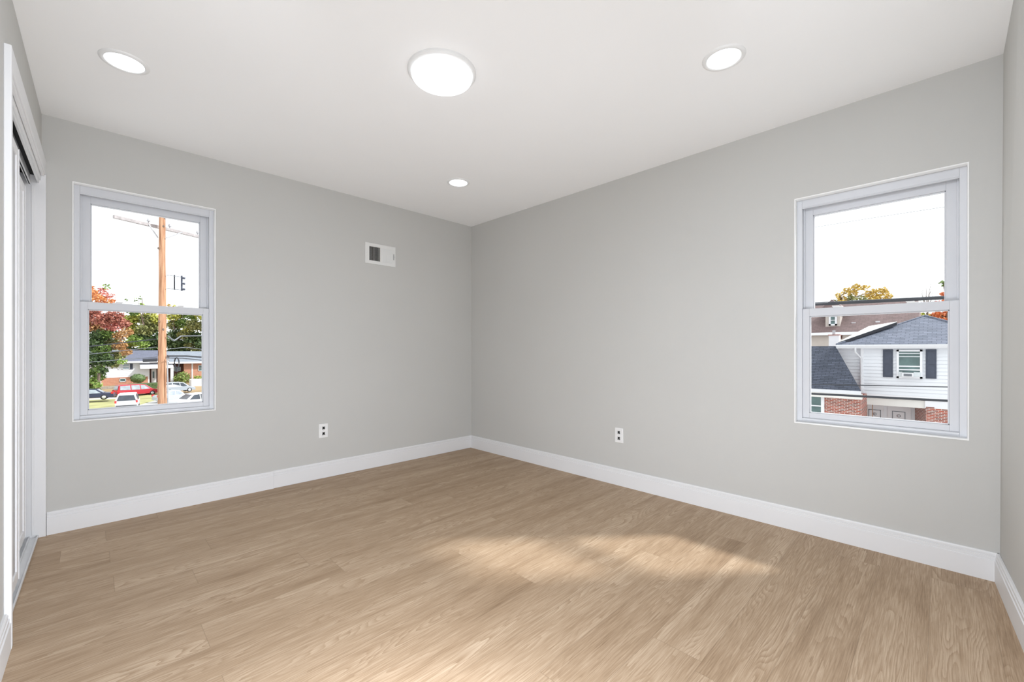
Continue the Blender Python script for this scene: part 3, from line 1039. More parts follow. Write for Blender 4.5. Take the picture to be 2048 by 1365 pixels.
def shrub(name, label, px, py, d, rp, colr, size, n, flat=0.8, seed=3, foot=None, ball=None):
    rng = random.Random(seed)
    c = on_d(px, py, d)
    r = rp / FPX * d
    e = empty(name, (c.x, c.y, c.z - r * flat))
    tag(e, label, 'shrub')
    b = MB()
    keys = colr if isinstance(colr, list) else [colr]
    if ball:
        b.ball(c, (r * 0.93, r * 0.93, r * flat * 0.93), 14, 9, 0)
    for i, k in enumerate(keys):
        leaf_cloud(b, c, r, n // len(keys), size, i, rng, flat)
    b.build('foliage', [LEAF[k] for k in keys], e, recalc=False)
    t = MB()
    t.tube([(c.x, c.y, foot if foot is not None else c.z - r * flat - 0.4), (c.x, c.y, c.z)], [0.08, 0.04], 6)
    t.build('stem', M['bark'], e)
    return e


shrub('round_bush', 'clipped round dark green bush in front of the white siding', 276, 757.5, 73, 12.5, 'dark', 0.22, 900, 0.78, 5, ball=True)
c0, c1 = on_d(256, 770, 68.5), on_d(316, 772, 71)
b = MB()
b.box(c0.x, c1.x, c0.y - 0.9, c0.y + 0.9, -5.5, on_d(280, 767.5, 69.5).z)
rng = random.Random(8)
for i in range(900):
    leaf_cloud(b, (rng.uniform(c0.x, c1.x), c0.y + rng.uniform(-0.9, 0.9), on_d(280, 769, 69.5).z - rng.random() * 0.6), 0.15, 1, 0.22, 0, rng)
o = b.build('hedge', [LEAF['dark']], recalc=False)
tag(o, 'low flat dark hedge running behind the red van', 'hedge')
shrub('leafy_shrub', 'loose green shrub below the ranch windows, right of the pole', 365, 757, 78, 15, ['olive', 'green', 'bright'], 0.26, 900, 0.9, 6)
shrub('yellow_shrub', 'small yellow green shrub at the right edge of the left window', 398, 757, 80, 10, ['lime', 'bright'], 0.24, 400, 0.6, 7)


# ------------------------------------------------------------------ cars
def car(name, label, pos, heading, L, Wd, Ht, paint, kind='van', glass='carglass', lamp_h=0.9, cat='car'):
    e = empty(name, tuple(pos), math.radians(heading))
    tag(e, label, cat)
    h = L / 2
    belt = Ht * 0.56
    if kind == 'van':
        sil = [(-h, 0.35), (-h - 0.02, 0.75), (-h + 0.05, belt), (-h + 0.22, Ht * 0.95), (-h + 0.5, Ht), (h * 0.15, Ht), (h * 0.30, Ht * 0.95), (h * 0.62, belt + 0.05), (h * 0.95, belt - 0.18), (h, 0.6), (h - 0.03, 0.3), (-h + 0.1, 0.26)]
        side = [[(-h + 0.32, belt + 0.04), (-h + 0.36, Ht * 0.92), (-h * 0.42, Ht * 0.94), (-h * 0.40, belt + 0.02)],
                [(-h * 0.36, belt + 0.02), (-h * 0.36, Ht * 0.94), (h * 0.02, Ht * 0.94), (h * 0.05, belt)],
                [(h * 0.09, belt), (h * 0.07, Ht * 0.93), (h * 0.26, Ht * 0.9), (h * 0.50, belt + 0.05)]]
        rear = ((-h + 0.06, belt + 0.05), (-h + 0.20, Ht * 0.92))
        front = ((h * 0.60, belt + 0.08), (h * 0.33, Ht * 0.93))
    else:
        sil = [(-h, 0.35), (-h - 0.02, 0.7), (-h + 0.06, belt + 0.05), (-h * 0.62, belt + 0.08), (-h * 0.30, Ht * 0.97), (-h * 0.1, Ht), (h * 0.12, Ht), (h * 0.22, Ht * 0.97), (h * 0.52, belt + 0.03), (h * 0.94, belt - 0.12), (h, 0.55), (h - 0.03, 0.3), (-h + 0.1, 0.26)]
        side = [[(-h * 0.50, belt + 0.08), (-h * 0.27, Ht * 0.92), (-h * 0.04, Ht * 0.94), (-h * 0.04, belt + 0.05)],
                [(0.0, belt + 0.05), (0.0, Ht * 0.94), (h * 0.19, Ht * 0.92), (h * 0.42, belt + 0.05)]]
        rear = ((-h * 0.58, belt + 0.12), (-h * 0.33, Ht * 0.93))
        front = ((h * 0.48, belt + 0.08), (h * 0.25, Ht * 0.93))
    hw = lambda z: Wd / 2 if z <= belt else Wd / 2 - 0.20 * (z - belt) / (Ht - belt)
    b = MB()
    n = len(sil)
    vs = [(x, -hw(z), z) for x, z in sil] + [(x, hw(z), z) for x, z in sil]
    b.add(vs, [tuple(range(n)), tuple(range(2 * n - 1, n - 1, -1))] + [(i, n + i, n + (i + 1) % n, (i + 1) % n) for i in range(n)])
    b.build('body', paint, e, bevel=0.05)
    g = MB()
    for poly in side:
        for s in (-1, 1):
            g.prism([(x, s * (hw(z) + 0.004), z) for x, z in poly], (0, s * 0.012, 0))
    for (xa, za), (xb, zb) in (rear, front):
        sg = -1 if xa < 0 else 1
        wa, wb = hw(za) - 0.12, hw(zb) - 0.14
        g.prism([(xa + sg * 0.01, -wa, za), (xa + sg * 0.01, wa, za), (xb + sg * 0.01, wb, zb), (xb + sg * 0.01, -wb, zb)], (sg * 0.03, 0, 0.015))
    g.build('windows', M[glass], e)
    for s in (-1, 1):
        MB().box(-h - 0.035, -h + 0.22, s * (Wd / 2 - 0.02) - 0.10 - (0.0 if s > 0 else -0.06), s * (Wd / 2 - 0.02) + 0.06 - (0.0 if s > 0 else -0.0) + (0.0 if s > 0 else 0.04), lamp_h - 0.16, lamp_h + 0.10).build('tail_light', M['lamp_red'], e)
        for xw in (-h * 0.62, h * 0.62):
            w = MB()
            yw = s * (Wd / 2 - 0.10)
            w.lathe([(0.20, -0.11), (0.32, -0.11), (0.335, -0.08), (0.335, 0.08), (0.32, 0.11), (0.20, 0.11)], (0, 0, 0), 24,
                    T=lambda x, y, z, xw=xw, yw=yw: Vector((xw + x, yw + z, 0.335 + y)))
            wo = w.build('wheel', M['tyre'], e)
            hb = MB()
            hb.lathe([(0.21, 0.085), (0.19, 0.12), (0.08, 0.125), (0.001, 0.125)], (0, 0, 0), 20,
                     T=lambda x, y, z, xw=xw, yw=yw, s=s: Vector((xw + x, yw + s * z, 0.335 + y)))
            hb.build('hub_cap', M['hub'], wo)
    bm_ = M['bumper'] if kind == 'van' and cat == 'van' else paint
    MB().box(-h - 0.05, -h + 0.1, -Wd / 2 + 0.05, Wd / 2 - 0.05, 0.32, 0.50).build('bumper', bm_, e, bevel=0.03)
    MB().box(h - 0.1, h + 0.03, -Wd / 2 + 0.08, Wd / 2 - 0.08, 0.30, 0.46).build('bumper', bm_, e, bevel=0.03)
    return e


P_RED = mat('red_car_paint', (0.42, 0.02, 0.035), 0.3, var=0.05)
P_NAVY = mat('navy_car_paint', (0.03, 0.035, 0.075), 0.25, var=0.05)
P_WHITE = mat('white_car_paint', (0.70, 0.71, 0.74), 0.3, var=0.02)
P_SILVER = mat('silver_car_paint', (0.34, 0.37, 0.41), 0.3, metal=0.2, var=0.04)
P_PALE = mat('pale_blue_silver_paint', (0.45, 0.50, 0.56), 0.3, metal=0.1, var=0.04)
P_DARK = mat('dark_maroon_paint', (0.06, 0.025, 0.035), 0.3, var=0.05)


def ground_at(px, d, z=GZ):
    p = on_d(px, 701, d)
    p.z = z
    return p


car('parked_minivan', 'red minivan parked side on, left of the utility pole', ground_at(274, 63.5), 14, 5.0, 1.85, 1.72, P_RED, 'van', 'carglass_pale', cat='van')
car('parked_sedan', 'dark navy sedan parked under the maple tree', ground_at(179, 55.0, GZ + 0.35), 172, 4.7, 1.8, 1.42, P_NAVY, 'sedan', 'carglass_pale')
car('parked_minivan', 'white minivan seen from behind, in front of the red van', ground_at(256, 47.0, GZ + 0.42), 84, 4.4, 1.78, 1.66, P_WHITE, 'van', cat='van')
car('parked_hatchback', 'silver grey hatchback farthest right of the pole, below the white post', ground_at(354, 66.0, GZ + 0.25), 12, 4.3, 1.8, 1.60, P_SILVER, 'van')
car('parked_hatchback', 'pale blue grey car in front of the silver hatchback, right of the pole', ground_at(347, 56.0, GZ + 0.05), 14, 4.0, 1.75, 1.50, P_PALE, 'sedan', 'carglass_pale')
car('parked_sedan', 'white sedan nearest in the right lower corner of the left window', ground_at(393, 48.5, GZ + 0.35), 20, 4.7, 1.85, 1.55, P_WHITE, 'sedan', 'carglass', lamp_h=0.62)
car('parked_sedan', 'dark maroon car low beside the foot of the pole', ground_at(344, 44.0, GZ + 0.02), 10, 3.4, 1.7, 1.10, P_DARK, 'sedan')

# white box body of a parked trailer
bt = ground_at(404, 74.0)
e = empty('box_trailer', (bt.x, bt.y, GZ))
tag(e, 'white box trailer beyond the white sedan', 'trailer')
ztop = on_d(400, 760, 74).z
x0, x1 = on_d(382.5, 701, 74).x, on_d(382.5, 701, 74).x + 5.5
y0 = on_d(382.5, 701, 74).y
b = MB().box(x0, x1, y0, y0 + 2.2, GZ + 0.35, ztop)
b.build('box_body', M['white'], e, bevel=0.04)
MB().box(x0 + 0.25, x1 - 0.25, y0 - 0.03, y0 + 0.01, GZ + 1.0, ztop - 0.7).build('side_panel', M['gutter'], e)
for xw in (x0 + 1.4, x0 + 4.0):
    w = MB()
    w.lathe([(0.12, -0.1), (0.36, -0.1), (0.36, 0.1), (0.12, 0.1)], (0, 0, 0), 20, T=lambda x, y, z, xw=xw: Vector((xw + x, y0 + 0.12 + z, GZ + 0.36 + y)))
    w.build('wheel', M['tyre'], e)

# ------------------------------------------------------------------ utility pole and its lines
PD = 15.7
pp = on_d(324.5, 701, PD)
top = on_d(322, 360, PD).z
e = empty('utility_pole', (pp.x, pp.y, GZ))
tag(e, 'tall orange brown wooden utility pole outside the left window', 'pole')
b = MB()
zs = [GZ + (top - GZ) * i / 14 for i in range(15)]
rr = lambda z: 0.150 - 0.0058 * (z - GZ - 2.0)
wob = random.Random(5)
b.tube([(pp.x + wob.uniform(-.006, .006), pp.y, z) for z in zs], [rr(z) + wob.uniform(-.003, .003) for z in zs], 28)
b.build('pole', M['pole'], e)
ra, rb = on_d(227, 432, PD * 0.93), on_d(398, 475, PD * 1.095)
zc = (ra.z + rb.z) / 2
back = FWD * -0.20
arm = [Vector((ra.x, ra.y, zc)), Vector((rb.x, rb.y, zc))]
dirn = (arm[1] - arm[0]).normalized()
nrm = Vector((-dirn.y, dirn.x, 0)) * 0.06
# shift so that the arm bears on the far face of the pole
mid = arm[0].lerp(arm[1], 0.55)
b = MB()
b.prism([arm[0] - nrm - Vector((0, 0, 0.055)), arm[0] + nrm - Vector((0, 0, 0.055)), arm[0] + nrm + Vector((0, 0, 0.055)), arm[0] - nrm + Vector((0, 0, 0.055))], (arm[1] - arm[0]) * 1.12)
b.build('crossarm', M['weathered'], e, bevel=0.01)
pc = Vector((pp.x, pp.y, 0))
bz = on_d(318, 476, PD).z
for t, px in ((0.36, 316), (0.76, 333)):
    a = arm[0].lerp(arm[1], t) - nrm * 1.2
    q = on_d(px, 476, PD)
    q.z = bz
    MB().tube([a, q], 0.022, 6).build('brace', M['galv'], e)
for t in (0.37, 0.62, 0.98):
    a = arm[0].lerp(arm[1], t)
    ins = MB()
    ins.lathe([(0.02, 0.0), (0.02, 0.07), (0.055, 0.08), (0.055, 0.11), (0.03, 0.12), (0.045, 0.15), (0.02, 0.18), (0.001, 0.185)], (a.x, a.y, zc + 0.05), 14)
    ins.build('insulator', M['galv'], e)
# cutouts on brackets standing off to the right
q0, q1 = on_d(333, 550, PD), on_d(372, 556, PD * 1.04)
MB().tube([q0, q1], 0.011, 6).build('standoff_bracket', M['cable_grey'], e)
q2, q3 = on_d(333, 577, PD), on_d(368, 581, PD * 1.04)
MB().tube([q2, q3], 0.011, 6).build('standoff_bracket', M['cable_grey'], e)
for px, w, y0, y1 in ((349, 0.022, 550, 580), (363.5, 0.030, 552, 582)):
    f = MB()
    f.tube([on_d(px, y1, PD * 1.02), on_d(px, y0, PD * 1.02)], w, 10)
    if px > 350:
        for yy in (557, 568, 579):
            f.ball(on_d(px + 4.5, yy, PD * 1.02), 0.042, 10, 6)
    f.build('fuse_cutout', M['cable'] if px < 350 else M['shutter'], e)
cd = MB()
cd.tube([on_d(334.5, 716, PD - 0.03), on_d(335.5, 760, PD - 0.03), on_d(336, 830, PD - 0.03)], 0.02, 8)
cd.build('conduit', M['galv'], e)
MB().box(pp.x + 0.08, pp.x + 0.20, pp.y - 0.06, pp.y + 0.06, on_d(334, 722, PD).z, on_d(334, 714, PD).z).build('bracket_box', M['weathered'], e)
for i, (px, py) in enumerate(((326.5, 659.5), (318, 643.5), (327, 453), (317, 497))):
    k = MB()
    k.ball(on_d(px, py, PD - 0.145), (0.032, 0.02, 0.045), 10, 8)
    k.build('knot', M['bark'], e)


def cable(label, pts, r, m='cable', name='overhead_cable', sag=0.0, group=None):
    P = []
    for a, b_ in zip(pts[:-1], pts[1:]):
        for k in range(10):
            t = k / 10
            q = a.lerp(b_, t)
            P.append(q)
    P.append(pts[-1])
    n = len(P)
    for i, q in enumerate(P):
        t = i / (n - 1)
        q.z -= sag * 4 * t * (1 - t)
    b = MB()
    b.tube(P, r, 6)
    return tag(b.build(name, M[m]), label, 'cable', group)


G1 = 'cables strung from the utility pole'
cable('uppermost dark cable running left from the pole across the maple', [on_d(60, 711, 13.5), on_d(178, 693.5, 14.6), on_d(314, 678.5, 15.7)], 0.022, group=G1)
cable('middle grey wire running left from the pole across the maple', [on_d(60, 724, 13.5), on_d(178, 709, 14.6), on_d(314, 694.5, 15.7)], 0.014, 'cable_grey', group=G1)
cable('lowest thin wire running left from the pole across the ranch roof', [on_d(60, 735, 13.5), on_d(178, 725, 14.6), on_d(314, 714.5, 15.7)], 0.014, 'cable_grey', group=G1)
cable('short thick black cable sleeve left of the pole over the ranch roof', [on_d(286, 721.5, 15.4), on_d(314, 720.5, 15.6)], 0.07, group=G1)
cable('uppermost grey cable running right from the pole', [on_d(335, 672, 15.7), on_d(348, 682, 15.9), on_d(362, 672.5, 16.2), on_d(470, 671, 19)], 0.024, 'cable_grey', group=G1)
cable('thin grey wire right of the pole below the uppermost cable', [on_d(335, 699, 15.7), on_d(372, 695, 16.4), on_d(470, 708, 19)], 0.014, 'cable_grey', group=G1)
cable('thick black cable bundle right of the pole above the loop', [on_d(335, 712.5, 15.7), on_d(372, 712.5, 16.4), on_d(390, 714, 16.9), on_d(470, 719, 19)], 0.034, group=G1)
cable('thin black cable right of the pole just under the bundle', [on_d(335, 716.5, 15.6), on_d(365, 717, 16.2), on_d(403, 721, 17.1), on_d(470, 729, 18.9)], 0.018, group=G1)
lp = []
c = on_d(353.5, 726, 15.9)
for k in range(25):
    a = 2 * math.pi * k / 24
    lp.append(c + RGT * (0.085 * math.sin(a)) + Vector((0, 0, 0.185 * math.cos(a))))
b = MB()
b.tube(lp, 0.022, 8, cap=False)
b.tube([c + Vector((0, 0, -0.16)), c + Vector((0, 0, -0.34))], 0.035, 8)
tag(b.build('cable_loop', M['cable']), 'coiled black loop of spare cable hanging right of the pole', 'cable')

# ------------------------------------------------------------------ neighbour house outside the right window
NX = 30.0
e = empty('siding_house', (NX, 0.5, GZ))
tag(e, 'white sided two storey house with dark shutters outside the right window', 'house')
Yp = lambda px, x=NX: on_x(px, 701, x).y
Zp = lambda px, py, x=NX: on_x(px, py, x).z
yR = -4.0
zEv = Zp(1800, 692)
zBt = Zp(1800, 798)


def lap_wall(b, x, ya, yb, z0, z1, n):
    for i in range(n):
        a = z0 + (z1 - z0) * i / n
        c = z0 + (z1 - z0) * (i + 1) / n
        b.add([(x - 0.04, ya, a), (x - 0.04, yb, a), (x, yb, c), (x, ya, c)], [(0, 1, 2, 3)])
        b.add([(x, ya, a), (x, yb, a), (x - 0.04, yb, a), (x - 0.04, ya, a)], [(0, 1, 2, 3)])


b = MB()
lap_wall(b, NX, yR, Yp(1723), zBt, zEv, 15)
lap_wall(b, NX + 0.15, Yp(1723), Yp(1670, NX + 0.15), zBt, zEv, 15)
b.build('siding_wall', M['siding'], e, recalc=False)
MB().box(NX + 0.02, NX + 7.5, yR, Yp(1723), zBt, zEv).box(NX + 0.17, NX + 7.5, Yp(1723), Yp(1672, NX + 0.2), zBt, zEv).build('wall_core', M['white'], e)
MB().box(NX - 0.05, NX + 0.36, Yp(1727.5), Yp(1721.5), zBt, zEv).build('corner_board', M['white'], e)
MB().box(NX - 0.06, NX + 0.3, yR, Yp(1721), zBt - 0.02, Zp(1800, 791)).build('skirt_board', M['white'], e)
# hip roof and gutter
xe = NX - 0.4
ax = NX + 3.5
apex = on_x(1850, 632, ax)
cl = on_x(1673, 689.5, xe)
ze = cl.z
cr = Vector((xe, 2 * apex.y - cl.y, ze))
bl = Vector((NX + 7.4, cl.y, ze))
brr = Vector((NX + 7.4, cr.y, ze))
b = MB()
dz = Vector((0, 0, -0.12))
b.add([cl, cr, brr, bl, apex, cl + dz, cr + dz, brr + dz, bl + dz], [(0, 4, 1), (1, 4, 2), (2, 4, 3), (3, 4, 0), (8, 7, 6, 5), (0, 1, 6, 5), (1, 2, 7, 6), (2, 3, 8, 7), (3, 0, 5, 8)])
b.build('roof', M['shingle_x'], e)
hip = MB()
hip.tube([cl, apex], 0.06, 6)
hip.tube([apex, cr], 0.06, 6)
hip.build('hip_cap', M['shingle_x'], e)
g = MB()
g.prism([(xe - 0.12, 0, ze - 0.02), (xe - 0.02, 0, ze - 0.02), (xe - 0.02, 0, ze - 0.20), (xe - 0.08, 0, ze - 0.20), (xe - 0.13, 0, ze - 0.08)], (0, 1, 0))
g.v = [Vector((p.x, cr.y if p.y < 0.5 else cl.y, p.z)) for p in g.v]
g.build('gutter', M['gutter'], e)
MB().box(xe - 0.02, NX + 0.3, cr.y, cl.y, ze - 0.22, ze - 0.16).build('soffit', M['white'], e)
dsp = MB()
ydp = Yp(1722.5)
dsp.tube([(xe - 0.05, Yp(1713), ze - 0.18), (xe - 0.05, Yp(1713), ze - 0.42), (NX - 0.10, ydp, ze - 0.75), (NX - 0.10, ydp, zBt + 0.1)], 0.045, 8)
dsp.build('downspout', M['gutter'], e)
# upper window with its shutters
ya, yb = Yp(1793.5), Yp(1845)
z0, z1 = Zp(1818, 757), Zp(1818, 700)


def side_window(parent, x, y0, y1, z0, z1, fr=0.09, rails=(0.45,), pm='pane', blinds=0):
    f = MB()
    lo, hi = min(y0, y1), max(y0, y1)
    f.box(x - 0.10, x, lo, lo + fr, z0, z1).box(x - 0.10, x, hi - fr, hi, z0, z1)
    f.box(x - 0.10, x, lo, hi, z0, z0 + fr).box(x - 0.10, x, lo, hi, z1 - fr, z1)
    for r in rails:
        zc = z0 + (z1 - z0) * r
        f.box(x - 0.085, x, lo, hi, zc - 0.03, zc + 0.03)
    o = f.build('window', M['white'], parent)
    MB().box(x - 0.05, x - 0.035, lo + fr, hi - fr, z0 + fr, z1 - fr).build('pane', M[pm], o)
    if blinds:
        bl_ = MB()
        for k in range(blinds):
            zc = z1 - fr - 0.10 - k * 0.16
            bl_.box(x - 0.058, x - 0.051, lo + fr, hi - fr, zc - 0.022, zc + 0.022)
        bl_.build('blind_slats', M['blind'], o)
    return o


side_window(e, NX - 0.02, ya, yb, z0, z1, rails=(0.42, 0.30), blinds=2)
for pa, pb in ((1766, 1786), (1851.5, 1873)):
    s = MB()
    y0_, y1_ = Yp(pb), Yp(pa)
    s.box(NX - 0.07, NX - 0.02, y0_, y1_, z0 + 0.02, z1 + 0.02)
    for (c0_, c1_) in ((0.06, 0.44), (0.50, 0.94)):
        zz0, zz1 = z0 + (z1 - z0) * c0_, z0 + (z1 - z0) * c1_
        s.box(NX - 0.085, NX - 0.07, y0_ + 0.06, y1_ - 0.06, zz0, zz1)
    s.build('shutter', M['shutter'], e)
# porch below: soffit, fascia, recessed doors, brick pier
yp1, yp0 = Yp(1727), Yp(1826)
zps = Zp(1780, 812)
MB().box(NX + 0.05, NX + 2.2, yR, yp1, zps - 0.02, zBt).build('porch_soffit', M['soffit'], e)
MB().box(NX - 0.02, NX + 0.28, yp1 - 0.12, yp1 + 0.25, zps - 0.25, zBt + 0.02).build('porch_beam', M['white'], e)
XD = NX + 1.6
MB().box(XD, XD + 0.2, Yp(1835, XD) - 0.3, Yp(1722, XD), GZ, zps).build('porch_back_wall', M['white'], e)
for pa, pb in ((1735, 1768), (1776, 1822)):
    yy0, yy1 = Yp(pb, XD), Yp(pa, XD)
    dd = MB().box(XD - 0.06, XD, yy0, yy1, GZ + 0.5, zps - 0.05).build('door', M['white'], e)
    cy = Yp((1749.5 if pa < 1750 else 1797.5), XD)
    zt, zc = Zp(1770, 821, XD), Zp(1770, 830, XD)
    tr = MB()
    hw_ = 0.27
    tr.box(XD - 0.075, XD - 0.06, cy - hw_, cy - hw_ + 0.03, zt - 1.1, zt).box(XD - 0.075, XD - 0.06, cy + hw_ - 0.03, cy + hw_, zt - 1.1, zt).box(XD - 0.075, XD - 0.06, cy - hw_, cy + hw_, zt - 0.03, zt)
    tr.build('door_trim', M['cable_grey'], dd)
    kn = MB()
    kn.lathe([(0.085, 0.0), (0.085, 0.015), (0.05, 0.03), (0.001, 0.03)], (0, 0, 0), 20, T=lambda x, y, z: Vector((XD - 0.06 - z, cy + x, zc + y)))
    kn.build('door_ornament', M['galv'], dd)
for px in (1730.5, 1733.5, 1745):
    MB().tube([on_x(px, 804, NX + 0.2), on_x(px, 870, NX + 0.2)], 0.022, 6).build('porch_rod', M['rust'], e)
# brick pier at the right with a splayed cheek
zbr = Zp(1860, 817)
b = MB()
b.box(NX - 0.05, NX + 2, yR, Yp(1852), GZ, zbr)
b.build('brick_pier', M['brick_x'], e)
b = MB()
p0, p1 = Vector((NX - 0.04, Yp(1852), GZ)), Vector((XD - 0.1, Yp(1830, XD - 0.1), GZ))
b.prism([p0, p1, p1 + Vector((0, -0.3, 0)), p0 + Vector((0, -0.3, 0))], (0, 0, zbr + 0.06 - GZ))
b.build('brick_cheek', M['brick_d'], e)
MB().box(NX - 0.03, NX + 0.15, yR, Yp(1850), zbr, zBt).build('frieze_board', M['white'], e)

# low brick wing with its own hip roof, left of the siding
WX = NX - 2.6
e = empty('brick_wing', (WX, 5.5, GZ))
tag(e, 'low red brick house wing with dark slate roof, left of the white siding', 'house')
E1 = on_x(1722.5, 783, WX)
E0 = Vector((WX, 14.0, E1.z))
R1 = on_x(1671, 692.5, NX - 0.05)
R0 = Vector((R1.x, 14.0, R1.z))
b = MB()
dz = Vector((0, 0, -0.15))
b.add([E1, E0, R0, R1, E1 + dz, E0 + dz, R0 + dz, R1 + dz], [(0, 1, 2, 3), (7, 6, 5, 4), (0, 4, 5, 1), (1, 5, 6, 2), (2, 6, 7, 3), (3, 7, 4, 0)])
b.build('roof', M['shingle_dark'], e)
g = MB()
g.box(WX - 0.12, WX, E1.y, 14, E1.z - 0.17, E1.z - 0.0)
g.build('gutter', M['gutter'], e)
g = MB()
g.box(WX - 0.05, WX + 0.35, E1.y - 0.02, 14, E1.z - 0.42, E1.z - 0.17)
g.build('fascia', M['soffit'], e)
wy1 = on_x(1723, 701, WX + 0.3).y
MB().box(WX + 0.3, NX - 0.1, wy1, 14, GZ, E1.z - 0.30).build('brick_wall', M['brick_x'], e)
side_window(e, WX + 0.3, on_x(1649, 701, WX + 0.3).y, on_x(1649, 701, WX + 0.3).y + 1.05, on_x(1640, 832, WX + 0.3).z - 0.5, on_x(1640, 789, WX + 0.3).z, fr=0.14, rails=(0.62,))

# window air conditioner resting in the neighbour's window
acc = [Yp(1827.5), Yp(1805)]
e = empty('air_conditioner', (NX - 0.2, sum(acc) / 2, z0 + 0.08))
tag(e, 'white window air conditioner sitting in the shuttered upper window', 'air conditioner')
zt_ = Zp(1818, 745.5)
MB().box(NX - 0.54, NX - 0.13, acc[0], acc[1], z0 + 0.09, zt_).build('housing', M['white'], e, bevel=0.02)
MB().box(NX - 0.56, NX - 0.535, acc[0] + 0.05, acc[1] - 0.07, z0 + 0.13, zt_ - 0.05).build('grille', M['cable_grey'], e)
MB().box(NX - 0.17, NX - 0.13, Yp(1842), acc[0], z0 + 0.09, zt_ + 0.03).build('side_curtain', M['blind'], e)
MB().box(NX - 0.17, NX - 0.13, acc[1], Yp(1797), z0 + 0.09, zt_ + 0.03).build('side_curtain', M['blind'], e)

# solar panel tilted along the left hip
q = [on_x(1676, 684.5, NX - 0.1), on_x(1700, 676.0, NX - 0.05), on_x(1794, 643.5, NX + 1.95), on_x(1738, 652.5, NX + 4.2)]
e = empty('solar_panel', tuple(q[0]))
tag(e, 'solar panel with white sheen, raised along the left hip of the white house roof', 'solar panel')
b = MB()
b.prism(q, (0, 0, -0.03))
b.build('glass_face', M['solar'], e)
b = MB()
b.prism([q[0] + Vector((0, 0, -0.032)), q[1] + Vector((0, 0, -0.032)), q[2] + Vector((0, 0, -0.032)), q[3] + Vector((0, 0, -0.032))], (0, 0, -0.16))
b.build('frame', M['solar_edge'], e)

# house with a brown roof and dormer farther back
BX = 48.0
e = empty('brown_roof_house', (BX, 12, GZ))
tag(e, 'tan house with brown shingle roof and dormer, behind the white house', 'house')
zEB = on_x(1700, 667.5, BX).z
yA, yB = on_x(1850, 701, BX).y, 22.0
MB().box(BX, BX + 9, yA, yB, GZ, zEB).build('wall', M['stucco'], e)
rg = on_x(1730, 603, BX + 4.5)
b = MB()
b.prism([(BX - 0.5, yA, zEB), (BX + 4.5, yA + 2.2, rg.z), (BX + 9.5, yA, zEB)], (0, 0, 0.001))
b = MB()
ylo = on_x(1842, 701, BX).y
b.add([(BX - 0.5, ylo, zEB), (BX - 0.5, yB, zEB), (BX + 4.5, yB, rg.z), (BX + 4.5, on_x(1836, 628, BX + 4.5).y, rg.z), (BX + 9.5, ylo, zEB), (BX + 9.5, yB, zEB)],
      [(0, 1, 2, 3), (3, 2, 5, 4), (0, 3, 4), (1, 5, 2), (0, 4, 5, 1)])
b.build('roof', M['shingle_brown'], e)
MB().box(BX - 0.62, BX - 0.5, ylo, yB, zEB - 0.12, zEB + 0.12).build('gutter', M['white'], e)
dx = BX + 0.6
dy0, dy1 = on_x(1680, 701, dx).y, on_x(1651, 701, dx).y
dzb, dzt = on_x(1665, 659.5, dx).z, on_x(1665, 622, dx).z
d_ = MB().box(dx, dx + 4, dy0, dy1, dzb - 0.4, dzt).build('dormer', M['stucco'], e)
MB().box(dx - 0.12, dx + 0.1, dy0 - 0.05, dy1 + 0.05, dzb - 0.16, dzb + 0.02).build('dormer_sill', M['white'], d_)
b = MB()
b.prism([(dx - 0.5, dy0 - 0.45, dzt + 0.05), (dx - 0.5, (dy0 + dy1) / 2, dzt + 1.0), (dx - 0.5, dy1 + 0.45, dzt + 0.05)], (4.5, 0, 0))
b.build('dormer_roof', M['shingle_brown'], d_)
side_window(e, dx, on_x(1674, 701, dx).y, on_x(1658, 701, dx).y, on_x(1666, 651.5, dx).z, on_x(1666, 631, dx).z, fr=0.14, rails=(0.52,))
MB().box(BX - 0.06, BX, on_x(1684.5, 701, BX).y, on_x(1681.5, 701, BX).y, on_x(1683, 678, BX).z, on_x(1683, 671, BX).z).build('wall_vent', M['brick_dark'], e)
for py, px in ((649, 1708), (646.5, 1756)):
    v = on_x(px, py, BX + 1.3)
    MB().box(v.x - 0.3, v.x, v.y - 0.15, v.y + 0.15, v.z - 0.15, v.z + 0.15).build('roof_vent', M['gutter'], e)

cx = 38.0
cy0, cy1 = on_x(1678, 701, cx).y, on_x(1657.5, 701, cx).y
e = empty('chimney', (cx, (cy0 + cy1) / 2, on_x(1668, 692, cx).z - 3.0))
tag(e, 'white painted chimney behind the slate roof of the brick wing', 'chimney')
MB().box(cx, cx + 0.7, cy0, cy1, on_x(1668, 692, cx).z - 3.0, on_x(1668, 671.5, cx).z).build('stack', M['white'], e)
MB().box(cx - 0.04, cx + 0.74, cy0 - 0.03, cy1 + 0.04, on_x(1668, 671.5, cx).z, on_x(1668, 669.5, cx).z).build('cap', M['brick_x'], e)
MB().tube([(cx + 0.35, (cy0 + cy1) / 2 + 0.05, on_x(1668, 669.5, cx).z), (cx + 0.35, (cy0 + cy1) / 2 + 0.05, on_x(1668, 661, cx).z)], 0.09, 10).build('flue', M['galv'], e)

